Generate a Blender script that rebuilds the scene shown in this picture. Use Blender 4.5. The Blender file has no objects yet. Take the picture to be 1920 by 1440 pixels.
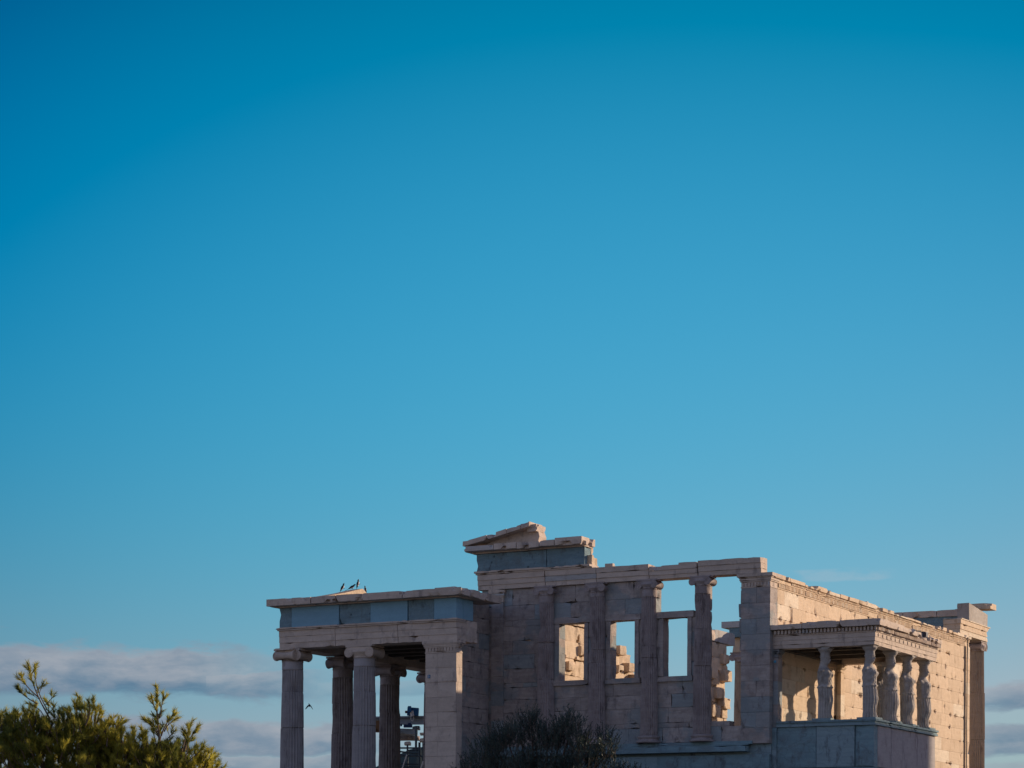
import bpy, math, random
from mathutils import Vector, Matrix, noise
R = math.radians
random.seed(7)
scene = bpy.context.scene
COL = scene.collection

# ---------------------------------------------------------------- camera
# x = south (right), y = east (away), z = up, metres
TH, RHO, F, V0 = R(28.553719), R(0.34566932), 4316.367, 1656.792
cam = bpy.data.cameras.new('camera')
cam_o = bpy.data.objects.new('camera', cam); COL.objects.link(cam_o); scene.camera = cam_o
fwd = Vector((-math.sin(TH), math.cos(TH), 0)); rgt = Vector((math.cos(TH), math.sin(TH), 0)); upv = Vector((0, 0, 1))
cx = rgt * math.cos(RHO) - upv * math.sin(RHO) * -1
# roll: image rotated clockwise by RHO
cx = rgt * math.cos(RHO) + upv * math.sin(RHO)
cz = fwd.cross(cx) * -1
CAMLOC = Vector((28.955, -71.308, -4.816))
cam_o.matrix_world = Matrix(((cx.x, cz.x, -fwd.x, CAMLOC.x), (cx.y, cz.y, -fwd.y, CAMLOC.y), (cx.z, cz.z, -fwd.z, CAMLOC.z), (0, 0, 0, 1)))
cam.sensor_width = 36; cam.lens = F / 1920 * 36
S = V0 - 720
cam.shift_x = S * math.sin(RHO) / 1920
cam.shift_y = S * math.cos(RHO) / 1920
cam.clip_end = 20000; cam.clip_start = .5

# ---------------------------------------------------------------- light
SA, SE = R(37), R(14)
sun = bpy.data.lights.new('sun', 'SUN'); sun.energy = 5.0; sun.angle = R(.53); sun.color = (1, .78, .555)
sun_o = bpy.data.objects.new('sun', sun); COL.objects.link(sun_o)
sdir = Vector((math.sin(SA) * math.cos(SE), math.cos(SA) * math.cos(SE), math.sin(SE)))
sun_o.rotation_euler = sdir.to_track_quat('Z', 'Y').to_euler()
scene.view_settings.view_transform = 'Standard'; scene.view_settings.look = 'None'
scene.view_settings.exposure = 0; scene.view_settings.gamma = 1

class NT:
    def __init__(s, tree): s.t = tree; s.L = tree.links
    def n(s, typ, **kw):
        o = s.t.nodes.new(typ)
        for k, v in kw.items(): setattr(o, k, v)
        return o
    def put(s, sock, v):
        if isinstance(v, bpy.types.NodeSocket): s.L.new(v, sock)
        elif v is not None:
            if hasattr(sock.default_value, '__len__') and not hasattr(v, '__len__'): v = (v,) * len(sock.default_value)
            if hasattr(sock.default_value, '__len__') and len(sock.default_value) == 4 and len(v) == 3: v = (*v, 1)
            sock.default_value = v
    def m(s, op, a, b=None, c=None, clamp=False):
        o = s.n('ShaderNodeMath', operation=op, use_clamp=clamp)
        for i, v in enumerate((a, b, c)):
            if v is not None: s.put(o.inputs[i], v)
        return o.outputs[0]
    def vm(s, op, a, b=None):
        o = s.n('ShaderNodeVectorMath', operation=op)
        s.put(o.inputs[0], a)
        if b is not None: s.put(o.inputs[1], b)
        return o.outputs['Value'] if op == 'DOT_PRODUCT' else o.outputs[0]
    def ss(s, v, a, b, lo=0, hi=1):
        o = s.n('ShaderNodeMapRange', interpolation_type='SMOOTHSTEP')
        for i, x in enumerate((v, a, b, lo, hi)): s.put(o.inputs[i], x)
        return o.outputs[0]
    def mix(s, f, a, b, bt='MIX'):
        o = s.n('ShaderNodeMix', data_type='RGBA', blend_type=bt)
        s.put(o.inputs[0], f); s.put(o.inputs[6], a); s.put(o.inputs[7], b)
        return o.outputs[2]
    def noise(s, vec, scale, det=3, rough=.55, dist=0):
        o = s.n('ShaderNodeTexNoise'); s.put(o.inputs['Vector'], vec)
        o.inputs['Scale'].default_value = scale; o.inputs['Detail'].default_value = det
        o.inputs['Roughness'].default_value = rough; o.inputs['Distortion'].default_value = dist
        return o.outputs[0]

# ---------------------------------------------------------------- world
w = bpy.data.worlds.new("World"); scene.world = w; w.use_nodes = True
N = NT(w.node_tree); bg = w.node_tree.nodes['Background']
sk = N.n('ShaderNodeTexSky', sky_type='NISHITA', sun_disc=False, sun_elevation=SE, sun_rotation=SA, altitude=150)
sk.air_density = 1; sk.dust_density = .3; sk.ozone_density = 2
sep = N.n('ShaderNodeSeparateColor'); N.L.new(sk.outputs[0], sep.inputs[0])
r_, g_, b_ = sep.outputs
# sky in view graded deep teal; dome beyond it tinted to set shade light
tc = N.n('ShaderNodeTexCoord'); dirn = tc.outputs['Generated']
sx = N.n('ShaderNodeSeparateXYZ'); N.L.new(dirn, sx.inputs[0])
az = N.m('ARCTAN2', sx.outputs[0], sx.outputs[1]); el = N.m('ARCSINE', sx.outputs[2])
azn = N.m('MINIMUM', N.m('MAXIMUM', N.m('DIVIDE', N.m('SUBTRACT', az, -.49836), .22), -1.25), 1.25)
eln = N.m('MINIMUM', N.m('MAXIMUM', N.m('DIVIDE', N.m('SUBTRACT', el, .213718), .17), -1.25), 1.15)
az2 = N.m('MULTIPLY', azn, azn); el2 = N.m('MULTIPLY', eln, eln)
def poly(ch, c):
    o = N.m('MULTIPLY_ADD', ch, c[1], c[0])
    for t, k in ((azn, c[2]), (az2, c[3]), (eln, c[4]), (el2, c[5])): o = N.m('MULTIPLY_ADD', t, k, o)
    return N.m('MAXIMUM', o, 0)
gr = poly(r_, (-0.3036, 0.1867, -0.0282, -0.0229, 0.1248, -0.0608))
gg = poly(g_, (0.2359, 0.0403, 0.0321, -0.0536, -0.0638, -0.072))
gb = poly(b_, (0.6459, -0.0135, 0.0591, -0.0579, -0.0716, -0.1743))
gr = N.m('MINIMUM', gr, N.m('MULTIPLY', gg, .72))
cmb = N.n('ShaderNodeCombineColor')
for i, v in enumerate((gr, gg, gb)): N.L.new(v, cmb.inputs[i])
vdir = (fwd + upv * ((V0 - 720) / F)).normalized()
dp = N.vm('DOT_PRODUCT', dirn, tuple(vdir))
mask = N.ss(dp, math.cos(R(55)), math.cos(R(21)))
plain = N.vm('MULTIPLY', sk.outputs[0], (.128, .106, .124))
skyc = N.mix(mask, plain, cmb.outputs[0])
# low stratus banks near the horizon, in azimuth / elevation
cv = N.n('ShaderNodeCombineXYZ')
N.put(cv.inputs[0], N.m('MULTIPLY', az, 11)); N.put(cv.inputs[1], N.m('MULTIPLY', el, 40)); cv.inputs[2].default_value = 3.1
n1 = N.noise(cv.outputs[0], 1.0, 6, .6, .3)
cv2 = N.n('ShaderNodeCombineXYZ')
N.put(cv2.inputs[0], N.m('MULTIPLY', az, 48)); N.put(cv2.inputs[1], N.m('MULTIPLY', el, 120)); cv2.inputs[2].default_value = 8
n2 = N.noise(cv2.outputs[0], 1.0, 5, .6, .2)
def blob(a, da, e, de, k=1.0):
    # soft edged bank: azimuth range a +- da, elevation e +- de
    fa = N.ss(N.m('ABSOLUTE', N.m('SUBTRACT', az, a)), da, da * .55)
    nz = N.m('MULTIPLY', N.m('SUBTRACT', n1, .5), 2.2 * de)
    nz2 = N.m('MULTIPLY', N.m('SUBTRACT', n2, .5), .9 * de)
    ee = N.m('ADD', N.m('ADD', el, nz), nz2)
    fe = N.ss(N.m('ABSOLUTE', N.m('SUBTRACT', ee, e)), de, de * .6)
    return N.m('MULTIPLY', N.m('MULTIPLY', fa, fe), k), N.m('DIVIDE', N.m('SUBTRACT', ee, e), de)
cl = None; lt = None
BL = [(-.745, .18, .0895, .0125, .95), (-.67, .11, .0855, .0075, .85), (-.655, .125, .0625, .0088, .9), (-.64, .115, .050, .006, .75), (-.56, .06, .0835, .004, .35), (-.20, .135, .0815, .008, .9), (-.23, .1, .062, .007, .85),
      (-.2, .12, .048, .006, .7), ]
for bdef in BL:
    b, u_ = blob(*bdef)
    if cl is None: cl, lt = b, u_
    else:
        st_ = N.m('GREATER_THAN', b, cl); lt = N.m('ADD', N.m('MULTIPLY', u_, st_), N.m('MULTIPLY', lt, N.m('SUBTRACT', 1, st_))); cl = N.m('MAXIMUM', cl, b)
shade = N.ss(n2, .35, .7)
low = N.m('ADD', N.m('ADD', N.m('MULTIPLY', N.ss(n1, .38, .62), .25), N.m('MULTIPLY', shade, .3)), N.m('MULTIPLY', N.ss(lt, -.75, .7), .5))
ccol = N.mix(low, (.085, .18, .29), (.37, .39, .44))
skyc = N.mix(N.m('MULTIPLY', cl, .95), skyc, ccol)
skyc = N.mix(N.m('MULTIPLY', blob(-.356, .026, .1335, .003, .24)[0], N.ss(n2, .38, .62)), skyc, (.46, .50, .55))
ten = N.vm('MULTIPLY', skyc, (10, 10, 10))
N.L.new(ten, bg.inputs[0]); bg.inputs[1].default_value = .1

# ---------------------------------------------------------------- materials
def newmat(name):
    m = bpy.data.materials.new(name); m.use_nodes = True
    nt = NT(m.node_tree); b = m.node_tree.nodes['Principled BSDF']; b.inputs['Roughness'].default_value = .85
    b.inputs['Specular IOR Level'].default_value = .25
    return m, nt, b
def stone(name, base, alt, patina, vein=.5, isl=.3, pat=.45, bump=.5, new=None, dark=None, newp=.8, crack=0, tint=None, pits=0):
    m, n, b = newmat(name)
    geo = n.n('ShaderNodeNewGeometry'); pos = geo.outputs['Position']; rnd = geo.outputs['Random Per Island']
    off = n.vm('ADD', pos, n.vm('MULTIPLY', n.n('ShaderNodeCombineXYZ').outputs[0], (1, 1, 1)))
    cb = n.n('ShaderNodeCombineXYZ'); n.put(cb.inputs[0], n.m('MULTIPLY', rnd, 37.)); n.put(cb.inputs[2], n.m('MULTIPLY', rnd, 11.))
    p2 = n.vm('ADD', pos, cb.outputs[0])
    vn = n.noise(n.vm('MULTIPLY', p2, (1.3, 1.3, 9)), 1, 5, .6, .5)
    big = n.noise(p2, .8, 3, .5); med = n.noise(pos, 3.2, 5, .65); fine = n.noise(pos, 22, 4, .6)
    c = n.mix(n.ss(vn, .35, .65), base, alt)
    c = n.mix(n.m('MULTIPLY', n.ss(med, .45, .7), pat), c, patina)
    c = n.mix(n.m('MULTIPLY', n.ss(big, .5, .75), pat), c, patina)
    if new: c = n.mix(n.ss(rnd, newp, newp + .02), c, n.mix(n.ss(vn, .3, .7), new, tuple(x * .85 for x in new)))
    if dark: c = n.mix(n.m('MULTIPLY', n.ss(n.noise(n.vm('MULTIPLY', pos, (2.5, 2.5, 1.0)), 1.1, 6, .7), .54, .68), .75), c, dark)
    if tint: c = n.mix(n.m('MULTIPLY', n.ss(n.noise(n.vm('ADD', n.vm('MULTIPLY', pos, (1, 1, 1.4)), (7, 3, 5)), .75, 4, .6), .50, .60), .65), c, tint)
    if pits:
        v = n.n('ShaderNodeTexVoronoi', feature='F1'); n.put(v.inputs['Vector'], pos); v.inputs['Scale'].default_value = 2.6
        c = n.mix(n.m('MULTIPLY', n.ss(v.outputs['Distance'], .14, .09), pits), c, tuple(x * .35 for x in base))
    if crack:
        v = n.n('ShaderNodeTexVoronoi', feature='DISTANCE_TO_EDGE'); n.put(v.inputs['Vector'], n.vm('ADD', pos, n.vm('MULTIPLY', n.n('ShaderNodeTexNoise').outputs['Color'], (1, 1, 1))))
        v.inputs['Scale'].default_value = 1.1
        c = n.mix(n.m('MULTIPLY', n.ss(v.outputs[0], .03, 0), crack), c, tuple(x * .4 for x in base))
    val = n.m('ADD', 1 - isl / 2, n.m('MULTIPLY', n.m('FRACT', n.m('MULTIPLY', rnd, 7.31)), isl))
    val = n.m('MULTIPLY', val, n.m('ADD', .86, n.m('MULTIPLY', fine, .28)))
    c = n.mix(1.0, c, val, 'MULTIPLY')
    n.L.new(c, b.inputs['Base Color'])
    bp = n.n('ShaderNodeBump'); bp.inputs['Strength'].default_value = bump; bp.inputs['Distance'].default_value = .03
    h = n.m('ADD', n.m('MULTIPLY', med, 1.4), n.m('ADD', n.m('MULTIPLY', vn, vein), n.m('MULTIPLY', fine, .5)))
    n.L.new(h, bp.inputs['Height']); n.L.new(bp.outputs[0], b.inputs['Normal'])
    return m
WARM = (.53, .43, .33)
M = {}
M['wall'] = stone('old_marble', WARM, (.50, .40, .30), (.42, .32, .23), new=(.50, .46, .40), dark=(.27, .20, .15), newp=.82)
M['south'] = stone('sun_toned_wall_marble', (.66, .51, .37), (.62, .47, .33), (.54, .40, .27), new=(.74, .62, .48), dark=(.42, .30, .2), newp=.74, isl=.16, pat=.5, bump=.6)  # bright golden copy of the wall marble, sunlight put into its colour
M['west'] = stone('shade_toned_west_marble', (.46, .395, .36), (.38, .32, .29), (.28, .235, .215), new=(.33, .355, .36), dark=(.16, .14, .14), newp=.84, isl=.20, pat=.8, bump=1.2, tint=(.235, .27, .28))  # cooler, darker copy of that marble, shade put into its colour; stains real
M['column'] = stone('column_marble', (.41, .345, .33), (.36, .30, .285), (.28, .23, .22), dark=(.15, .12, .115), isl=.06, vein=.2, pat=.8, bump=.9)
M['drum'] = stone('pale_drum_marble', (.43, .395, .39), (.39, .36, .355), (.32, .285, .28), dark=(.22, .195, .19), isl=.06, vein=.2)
M['arch'] = stone('architrave_marble', (.61, .495, .41), (.545, .44, .36), (.45, .36, .295), new=(.48, .46, .44), newp=.93, dark=(.28, .225, .20), isl=.12, pat=.65, bump=.55)
M['frieze'] = stone('dark_blue_limestone', (.20, .30, .345), (.16, .25, .29), (.15, .20, .22), isl=.25, pat=.9, dark=(.07, .085, .10), bump=1.3, pits=.9)
M['frieze_new'] = stone('new_grey_limestone', (.225, .40, .50), (.21, .375, .47), (.19, .33, .42), isl=.05, pat=.4, bump=.2)
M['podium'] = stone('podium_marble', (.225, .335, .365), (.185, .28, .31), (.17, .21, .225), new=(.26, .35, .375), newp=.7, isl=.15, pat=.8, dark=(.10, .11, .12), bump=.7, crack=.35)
M['statue'] = stone('statue_marble', (.46, .42, .385), (.41, .37, .335), (.31, .27, .24), dark=(.18, .155, .135), isl=.05, bump=.6, pat=.55)
M['ruin'] = stone('rubble_marble', (.66, .51, .37), (.62, .48, .34), (.52, .39, .27), isl=.2, dark=(.36, .26, .17), bump=.9)
M['ceiling'] = stone('shade_dark_coffer_marble', (.13, .11, .09), (.11, .09, .075), (.08, .065, .055), isl=.1, dark=(.05, .04, .035))  # marble darkened: the ceiling's shade is put into the colour
def plain_mat(name, c, rough=.6, metal=0, var=.15, sc=8):
    m, n, b = newmat(name)
    nz = n.noise(n.n('ShaderNodeNewGeometry').outputs['Position'], sc, 4, .6)
    n.L.new(n.mix(nz, tuple(x * (1 - var) for x in c), tuple(min(1, x * (1 + var)) for x in c)), b.inputs['Base Color'])
    b.inputs['Roughness'].default_value = rough; b.inputs['Metallic'].default_value = metal
    return m
def leaf_mat(name, a, bcol, under, trans=.25, rough=.55):
    m, n, b = newmat(name)
    g = n.n('ShaderNodeNewGeometry')
    c = n.mix(n.m('FRACT', n.m('MULTIPLY', g.outputs['Random Per Island'], 5.7)), a, bcol)
    c = n.mix(n.ss(n.noise(g.outputs['Position'], 1.7, 2), .4, .62), c, under)
    n.L.new(c, b.inputs['Base Color']); b.inputs['Roughness'].default_value = rough
    tr = n.n('ShaderNodeBsdfTranslucent'); n.L.new(c, tr.inputs[0])
    mx = n.n('ShaderNodeMixShader'); mx.inputs[0].default_value = trans
    n.L.new(b.outputs[0], mx.inputs[1]); n.L.new(tr.outputs[0], mx.inputs[2])
    n.L.new(mx.outputs[0], m.node_tree.nodes['Material Output'].inputs[0])
    return m
M['pine'] = leaf_mat('pine_needles', (.32, .32, .05), (.60, .50, .08), (.16, .18, .04), .68)
M['olive'] = leaf_mat('olive_leaves', (.045, .075, .062), (.13, .17, .145), (.04, .062, .052), .22)
M['bark'] = plain_mat('bark', (.13, .09, .065), .9)
M['ground'] = plain_mat('dusty_rock_ground', (.22, .18, .13), .95, 0, .3, .6)
M['hillmat'] = plain_mat('wooded_hill', (.05, .065, .05), .95, 0, .3, .004)
M['bird_black'] = plain_mat('black_feathers', (.012, .013, .02), .4)
M['bird_white'] = plain_mat('white_feathers', (.75, .72, .70), .6)
M['steel'] = plain_mat('grey_painted_steel', (.30, .33, .35), .5)
M['pipe'] = plain_mat('scaffold_tube', (.08, .10, .115), .5, .3)
M['bluepaint'] = plain_mat('blue_machine_paint', (.015, .10, .22), .45)
M['dkblue'] = plain_mat('dark_blue_paint', (.008, .03, .09), .4)
M['red'] = plain_mat('dark_red_paint', (.12, .02, .02), .5)
M['wood'] = plain_mat('brown_timber', (.22, .11, .05), .8)
M['white'] = plain_mat('white_marble_slab', (.62, .53, .43), .8)
M['signblue'] = plain_mat('blue_enamel', (.01, .14, .30), .4)
M['lampwhite'] = plain_mat('white_lamp_housing', (.60, .55, .5), .5)
M['lampdark'] = plain_mat('dark_lamp_glass', (.03, .025, .04), .3)

# ---------------------------------------------------------------- mesh builder
def nvec(p, s): return noise.noise_vector(Vector(p) * s)
class MB:
    def __init__(s): s.v = []; s.f = []; s.mi = []; s.cur = 0
    def add(s, vs, fs):
        o = len(s.v); s.v += [tuple(v) for v in vs]; s.f += [tuple(i + o for i in f) for f in fs]; s.mi += [s.cur] * len(fs); return o
    def box(s, x0, x1, y0, y1, z0, z1):
        s.add([(x, y, z) for x in (x0, x1) for y in (y0, y1) for z in (z0, z1)],
              [(0, 1, 3, 2), (4, 6, 7, 5), (0, 4, 5, 1), (2, 3, 7, 6), (0, 2, 6, 4), (1, 5, 7, 3)])
    def gbox(s, x0, x1, y0, y1, z0, z1, st=.15, amp=.01, edge=.03, sc=2.2, mx=40):
        """box with a gridded surface, noise-worn faces and chipped edges"""
        nn = [max(1, min(mx, int(round((b - a) / st)))) for a, b in ((x0, x1), (y0, y1), (z0, z1))]
        lo = (x0, y0, z0); hi = (x1, y1, z1); idx = {}; vs = []; fs = []
        def vid(i, j, k):
            key = (i, j, k)
            if key not in idx:
                t = (i, j, k); p = [lo[a] + (hi[a] - lo[a]) * t[a] / nn[a] for a in range(3)]
                ext = [t[a] in (0, nn[a]) for a in range(3)]; q = Vector(p)
                if sum(ext) >= 2 and edge:
                    e = edge * max(0, noise.noise(Vector(p) * 3.1 + Vector((9, 3, 1))) - .24) * 8 + edge * .08
                    for a in range(3):
                        if ext[a]: q[a] += e if t[a] == 0 else -e
                q += nvec(p, sc) * amp * .6
                idx[key] = len(vs); vs.append(q)
            return idx[key]
        for a in range(3):
            b, c = (a + 1) % 3, (a + 2) % 3
            for side in (0, nn[a]):
                for i in range(nn[b]):
                    for j in range(nn[c]):
                        q = []
                        for (di, dj) in ((0, 0), (1, 0), (1, 1), (0, 1)):
                            t = [0, 0, 0]; t[a] = side; t[b] = i + di; t[c] = j + dj; q.append(vid(*t))
                        fs.append(q if side else q[::-1])
        s.add(vs, fs)
    def block(s, axis, a0, a1, z0, z1, p0, p1, gap=.002, bev=.006, chip=.07):
        """ashlar block; axis 'x' or 'y' = running direction, p0..p1 through the wall"""
        a0 += gap; a1 -= gap; z0 += gap; z1 -= gap
        if a1 - a0 < .03 or z1 - z0 < .03: return
        prof = [(p0, bev), (p0 + bev, 0), (p1 - bev, 0), (p1, bev)]; vs = []
        cz_ = [(a0, z0, 1, 1), (a1, z0, -1, 1), (a1, z1, -1, -1), (a0, z1, 1, -1)]
        jit = [(random.random() ** 2 * .15 + .015) if random.random() < chip else 0 for _ in range(8)]
        for pi, (p, b) in enumerate(prof):
            for ci, (a, z, sa, sz) in enumerate(cz_):
                j = jit[ci] if pi == 0 else (jit[4 + ci] if pi == 3 else 0)
                dj = jit[ci] * .5 if pi == 1 else (-jit[4 + ci] * .5 if pi == 2 else 0)
                aa = a + sa * (b + j); zz = z + sz * (b + j * .6)
                vs.append((aa, p + dj, zz) if axis == 'x' else (p + dj, aa, zz))
        fs = []
        for k in range(3):
            for c in range(4): fs.append((k * 4 + c, k * 4 + (c + 1) % 4, k * 4 + 4 + (c + 1) % 4, k * 4 + 4 + c))
        fs.append((3, 2, 1, 0)); fs.append((12, 13, 14, 15))
        if axis == 'y': fs = [f[::-1] for f in fs]
        s.add(vs, [f[::-1] for f in fs] if axis == 'x' else [f[::-1] for f in fs])
    def lathe(s, c, prof, n=20, rot=0, sx=1, sy=1):
        vs = []; fs = []
        for (r, z) in prof:
            for i in range(n):
                a = rot + 2 * math.pi * i / n; vs.append((c[0] + r * math.cos(a) * sx, c[1] + r * math.sin(a) * sy, c[2] + z))
        for k in range(len(prof) - 1):
            for i in range(n):
                j = (i + 1) % n; fs.append((k * n + i, k * n + j, k * n + n + j, k * n + n + i))
        fs.append(tuple(range(n - 1, -1, -1))); fs.append(tuple((len(prof) - 1) * n + i for i in range(n)))
        s.add(vs, fs)
    def tube(s, pts, rs, n=6):
        vs = []; fs = []; prev = None
        for i, p in enumerate(pts):
            p = Vector(p); d = (Vector(pts[min(i + 1, len(pts) - 1)]) - Vector(pts[max(i - 1, 0)])).normalized()
            a = d.orthogonal().normalized() if prev is None else (prev - d * prev.dot(d)).normalized()
            prev = a; b = d.cross(a); r = rs[i] if hasattr(rs, '__len__') else rs
            for k in range(n):
                t = 2 * math.pi * k / n; vs.append(p + (a * math.cos(t) + b * math.sin(t)) * r)
        for i in range(len(pts) - 1):
            for k in range(n):
                j = (k + 1) % n; fs.append((i * n + k, i * n + j, i * n + n + j, i * n + n + k))
        fs.append(tuple(range(n - 1, -1, -1))); fs.append(tuple((len(pts) - 1) * n + k for k in range(n)))
        s.add(vs, fs)
    def prism(s, poly, lo, hi, axis):
        """poly in the two other axes (order x,y,z), extruded along axis"""
        n = len(poly); vs = []
        for t in (lo, hi):
            for a, b in poly:
                vs.append((t, a, b) if axis == 0 else ((a, t, b) if axis == 1 else (a, b, t)))
        fs = [tuple(range(n - 1, -1, -1)), tuple(range(n, 2 * n))] + [(i, (i + 1) % n, n + (i + 1) % n, n + i) for i in range(n)]
        s.add(vs, fs)
    def worn(s, start, amp, sc=2.0):
        for i in range(start, len(s.v)):
            s.v[i] = tuple(Vector(s.v[i]) + nvec(s.v[i], sc) * amp)
    def build(s, name, mats, parent=None, smooth=False, fix=True):
        me = bpy.data.meshes.new(name); me.from_pydata(s.v, [], s.f)
        mats = mats if isinstance(mats, (list, tuple)) else [mats]
        for m in mats: me.materials.append(m)
        if len(mats) > 1: me.polygons.foreach_set('material_index', s.mi)
        if fix:
            import bmesh
            bm = bmesh.new(); bm.from_mesh(me); bmesh.ops.recalc_face_normals(bm, faces=bm.faces); bm.to_mesh(me); bm.free()
        if smooth: me.polygons.foreach_set('use_smooth', [True] * len(me.polygons))
        me.update()
        o = bpy.data.objects.new(name, me); COL.objects.link(o)
        if parent:
            o.parent = parent
            if parent.type == 'EMPTY' and parent.parent is None: o.matrix_parent_inverse = Matrix.Translation(-parent.location)
        return o
def tag(o, label=None, cat=None, group=None, kind=None):
    for k, v in (('label', label), ('category', cat), ('group', group), ('kind', kind)):
        if v: o[k] = v
    return o
def thing(name, label, cat, loc=(0, 0, 0), group=None):
    o = bpy.data.objects.new(name, None); COL.objects.link(o); o.location = loc; o.empty_display_size = .3
    return tag(o, label, cat, group)
def copy_tree(o, parent=None):
    c = o.copy(); COL.objects.link(c)
    if parent: c.parent = parent
    for ch in list(o.children): copy_tree(ch, c)
    return c

# ================================================================ temple
temple = thing('ruined_temple', 'ruined pale marble temple with columned porches, statue columns and broken pediments under the blue sky', 'temple', (0, 0, 0))
ZT = 5.57; XN = -11.02; XS = 0.0

def cuts(a0, a1, L, off):
    out = [a0]; a = a0 + L * off
    while a < a1 - .25 * L:
        if a > a0 + .2 * L: out.append(a)
        a += L * random.uniform(.78, 1.22)
    return out + [a1]
def ashlar(mb, axis, a0, a1, zs, p0, p1, L=1.2, openings=(), top=None, outj=.008, rough=0, st=.14, ed=.014, gp=.003):
    for ci in range(len(zs) - 1):
        z0, z1 = zs[ci], zs[ci + 1]
        cs = cuts(a0, a1, L, .5 if ci % 2 else 1.0)
        for k in range(len(cs) - 1):
            segs = [(cs[k], cs[k + 1])]
            for (o0, o1, oz0, oz1) in openings:
                if oz0 < (z0 + z1) / 2 < oz1:
                    ns = []
                    for (s0, s1) in segs:
                        if o1 <= s0 or o0 >= s1: ns.append((s0, s1)); continue
                        if s0 < o0: ns.append((s0, o0))
                        if s1 > o1: ns.append((o1, s1))
                    segs = ns
            for (s0, s1) in segs:
                if top and (z0 + z1) / 2 > top((s0 + s1) / 2): continue
                j0 = random.uniform(-outj, outj); j1 = random.uniform(-outj, outj)
                if rough:
                    g = gp
                    if axis == 'x': mb.gbox(s0 + g, s1 - g, p0 + j0 * .7, p1, z0 + g, z1 - g, st, rough, ed, 3.0)
                    else: mb.gbox(p0, p1 + j1 * .7, s0 + g, s1 - g, z0 + g, z1 - g, st, rough, ed, 3.0)
                else: mb.block(axis, s0, s1, z0, z1, p0 + j0, p1 + j1)
    return mb
def zlevels(z0, z1, h, extra=()):
    n = max(1, round((z1 - z0) / h)); zs = [z0 + (z1 - z0) * i / n for i in range(n + 1)]
    for e in extra:
        k = min(range(1, len(zs) - 1), key=lambda i: abs(zs[i] - e)); zs[k] = e
    return zs

# ---- west facade wall
CX = [-8.37, -6.39, -4.41, -2.43]
ops = [(-7.89, -6.93, 2.25, 4.24), (-5.90, -4.99, 2.25, 4.24), (-3.91, -3.02, 2.25, 4.24), (-4.2, -2.6, 4.45, 5.7),
       (-2.3, -1.47, .69, 5.7), (-1.47, -1.02, .52, 5.7)]
zs = [0, .52, .69, 1.2, 1.66, 2.09, 2.25, 2.75, 3.25, 3.74, 4.24, 4.45, 4.98, 5.57]
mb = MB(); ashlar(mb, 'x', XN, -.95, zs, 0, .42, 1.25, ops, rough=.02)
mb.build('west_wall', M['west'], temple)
# basement wall below the ledge
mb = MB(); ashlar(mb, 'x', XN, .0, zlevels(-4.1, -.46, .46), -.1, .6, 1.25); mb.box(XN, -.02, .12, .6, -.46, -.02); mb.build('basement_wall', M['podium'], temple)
mb = MB()
mb.gbox(XN + .3, -.75, -.34, .5, -.36, -.17, .3, .008, .03); mb.gbox(XN + .3, -.7, -.24, .5, -.168, -.11, .3, .006, .02)
mb.gbox(XN + .3, -.6, -.14, .5, -.108, .0, .3, .006, .015)
mb.build('base_moulding', M['podium'], temple)
# window frames
for (x0, x1) in ((-7.89, -6.93), (-5.90, -4.99), (-3.91, -3.02)):
    mb = MB()
    mb.gbox(x0 - .19, x0 - .002, -.045, .2, 2.26, 4.24, .3, .004, .01); mb.gbox(x1 + .002, x1 + .16, -.045, .2, 2.26, 4.24, .3, .004, .01)
    mb.gbox(x0 - .26, x1 + .24, -.07, .25, 4.242, 4.46, .3, .006, .02); mb.gbox(x0 - .22, x1 + .22, -.09, .2, 2.08, 2.255, .3, .006, .02)
    mb.build('window_frame', M['west'], temple)
# ---- antas of the west facade
mb = MB()
ashlar(mb, 'x', -1.04, -.0, zlevels(-.1, 5.1, .5), -.08, .62, 1.1, outj=.004)
for z, x, wd in ((4.4, -1.12, .22), (3.9, -1.1, .2), (3.3, -1.08, .18), (4.85, -1.05, .2)):
    mb.gbox(x - .05, x + wd, .02, .45, z - .26, z + .2, .1, .04, .05)
mb.build('anta', M['west'], temple)
def anta_cap(mb, x0, x1, y0, y1, z0, z1, pr=.12, tongues=True):
    h = z1 - z0
    lay = [(0, .10, .015), (.10, .42, .0), (.42, .52, .03), (.52, .68, .05), (.68, .76, .075), (.76, 1.0, pr)]
    for a, b, p in lay: mb.gbox(x0 - p, x1 + p, y0 - p, y1 + p, z0 + h * a + .001, z0 + h * b, .12, .006, .012)
mb = MB(); anta_cap(mb, -1.04, 0.0, -.08, .6, 5.09, 5.565)
for i in range(9): mb.gbox(-1.0 + i * .115, -.945 + i * .115, -.115, -.05, 5.13, 5.27, .06, .004, .01)
mb.build('anta_capital', M['arch'], temple)
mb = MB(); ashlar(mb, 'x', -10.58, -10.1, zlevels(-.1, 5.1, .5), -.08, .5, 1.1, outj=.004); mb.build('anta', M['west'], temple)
mb = MB(); anta_cap(mb, -10.58, -10.1, -.08, .5, 5.12, 5.565, .08); mb.build('anta_capital', M['arch'], temple)

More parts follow.
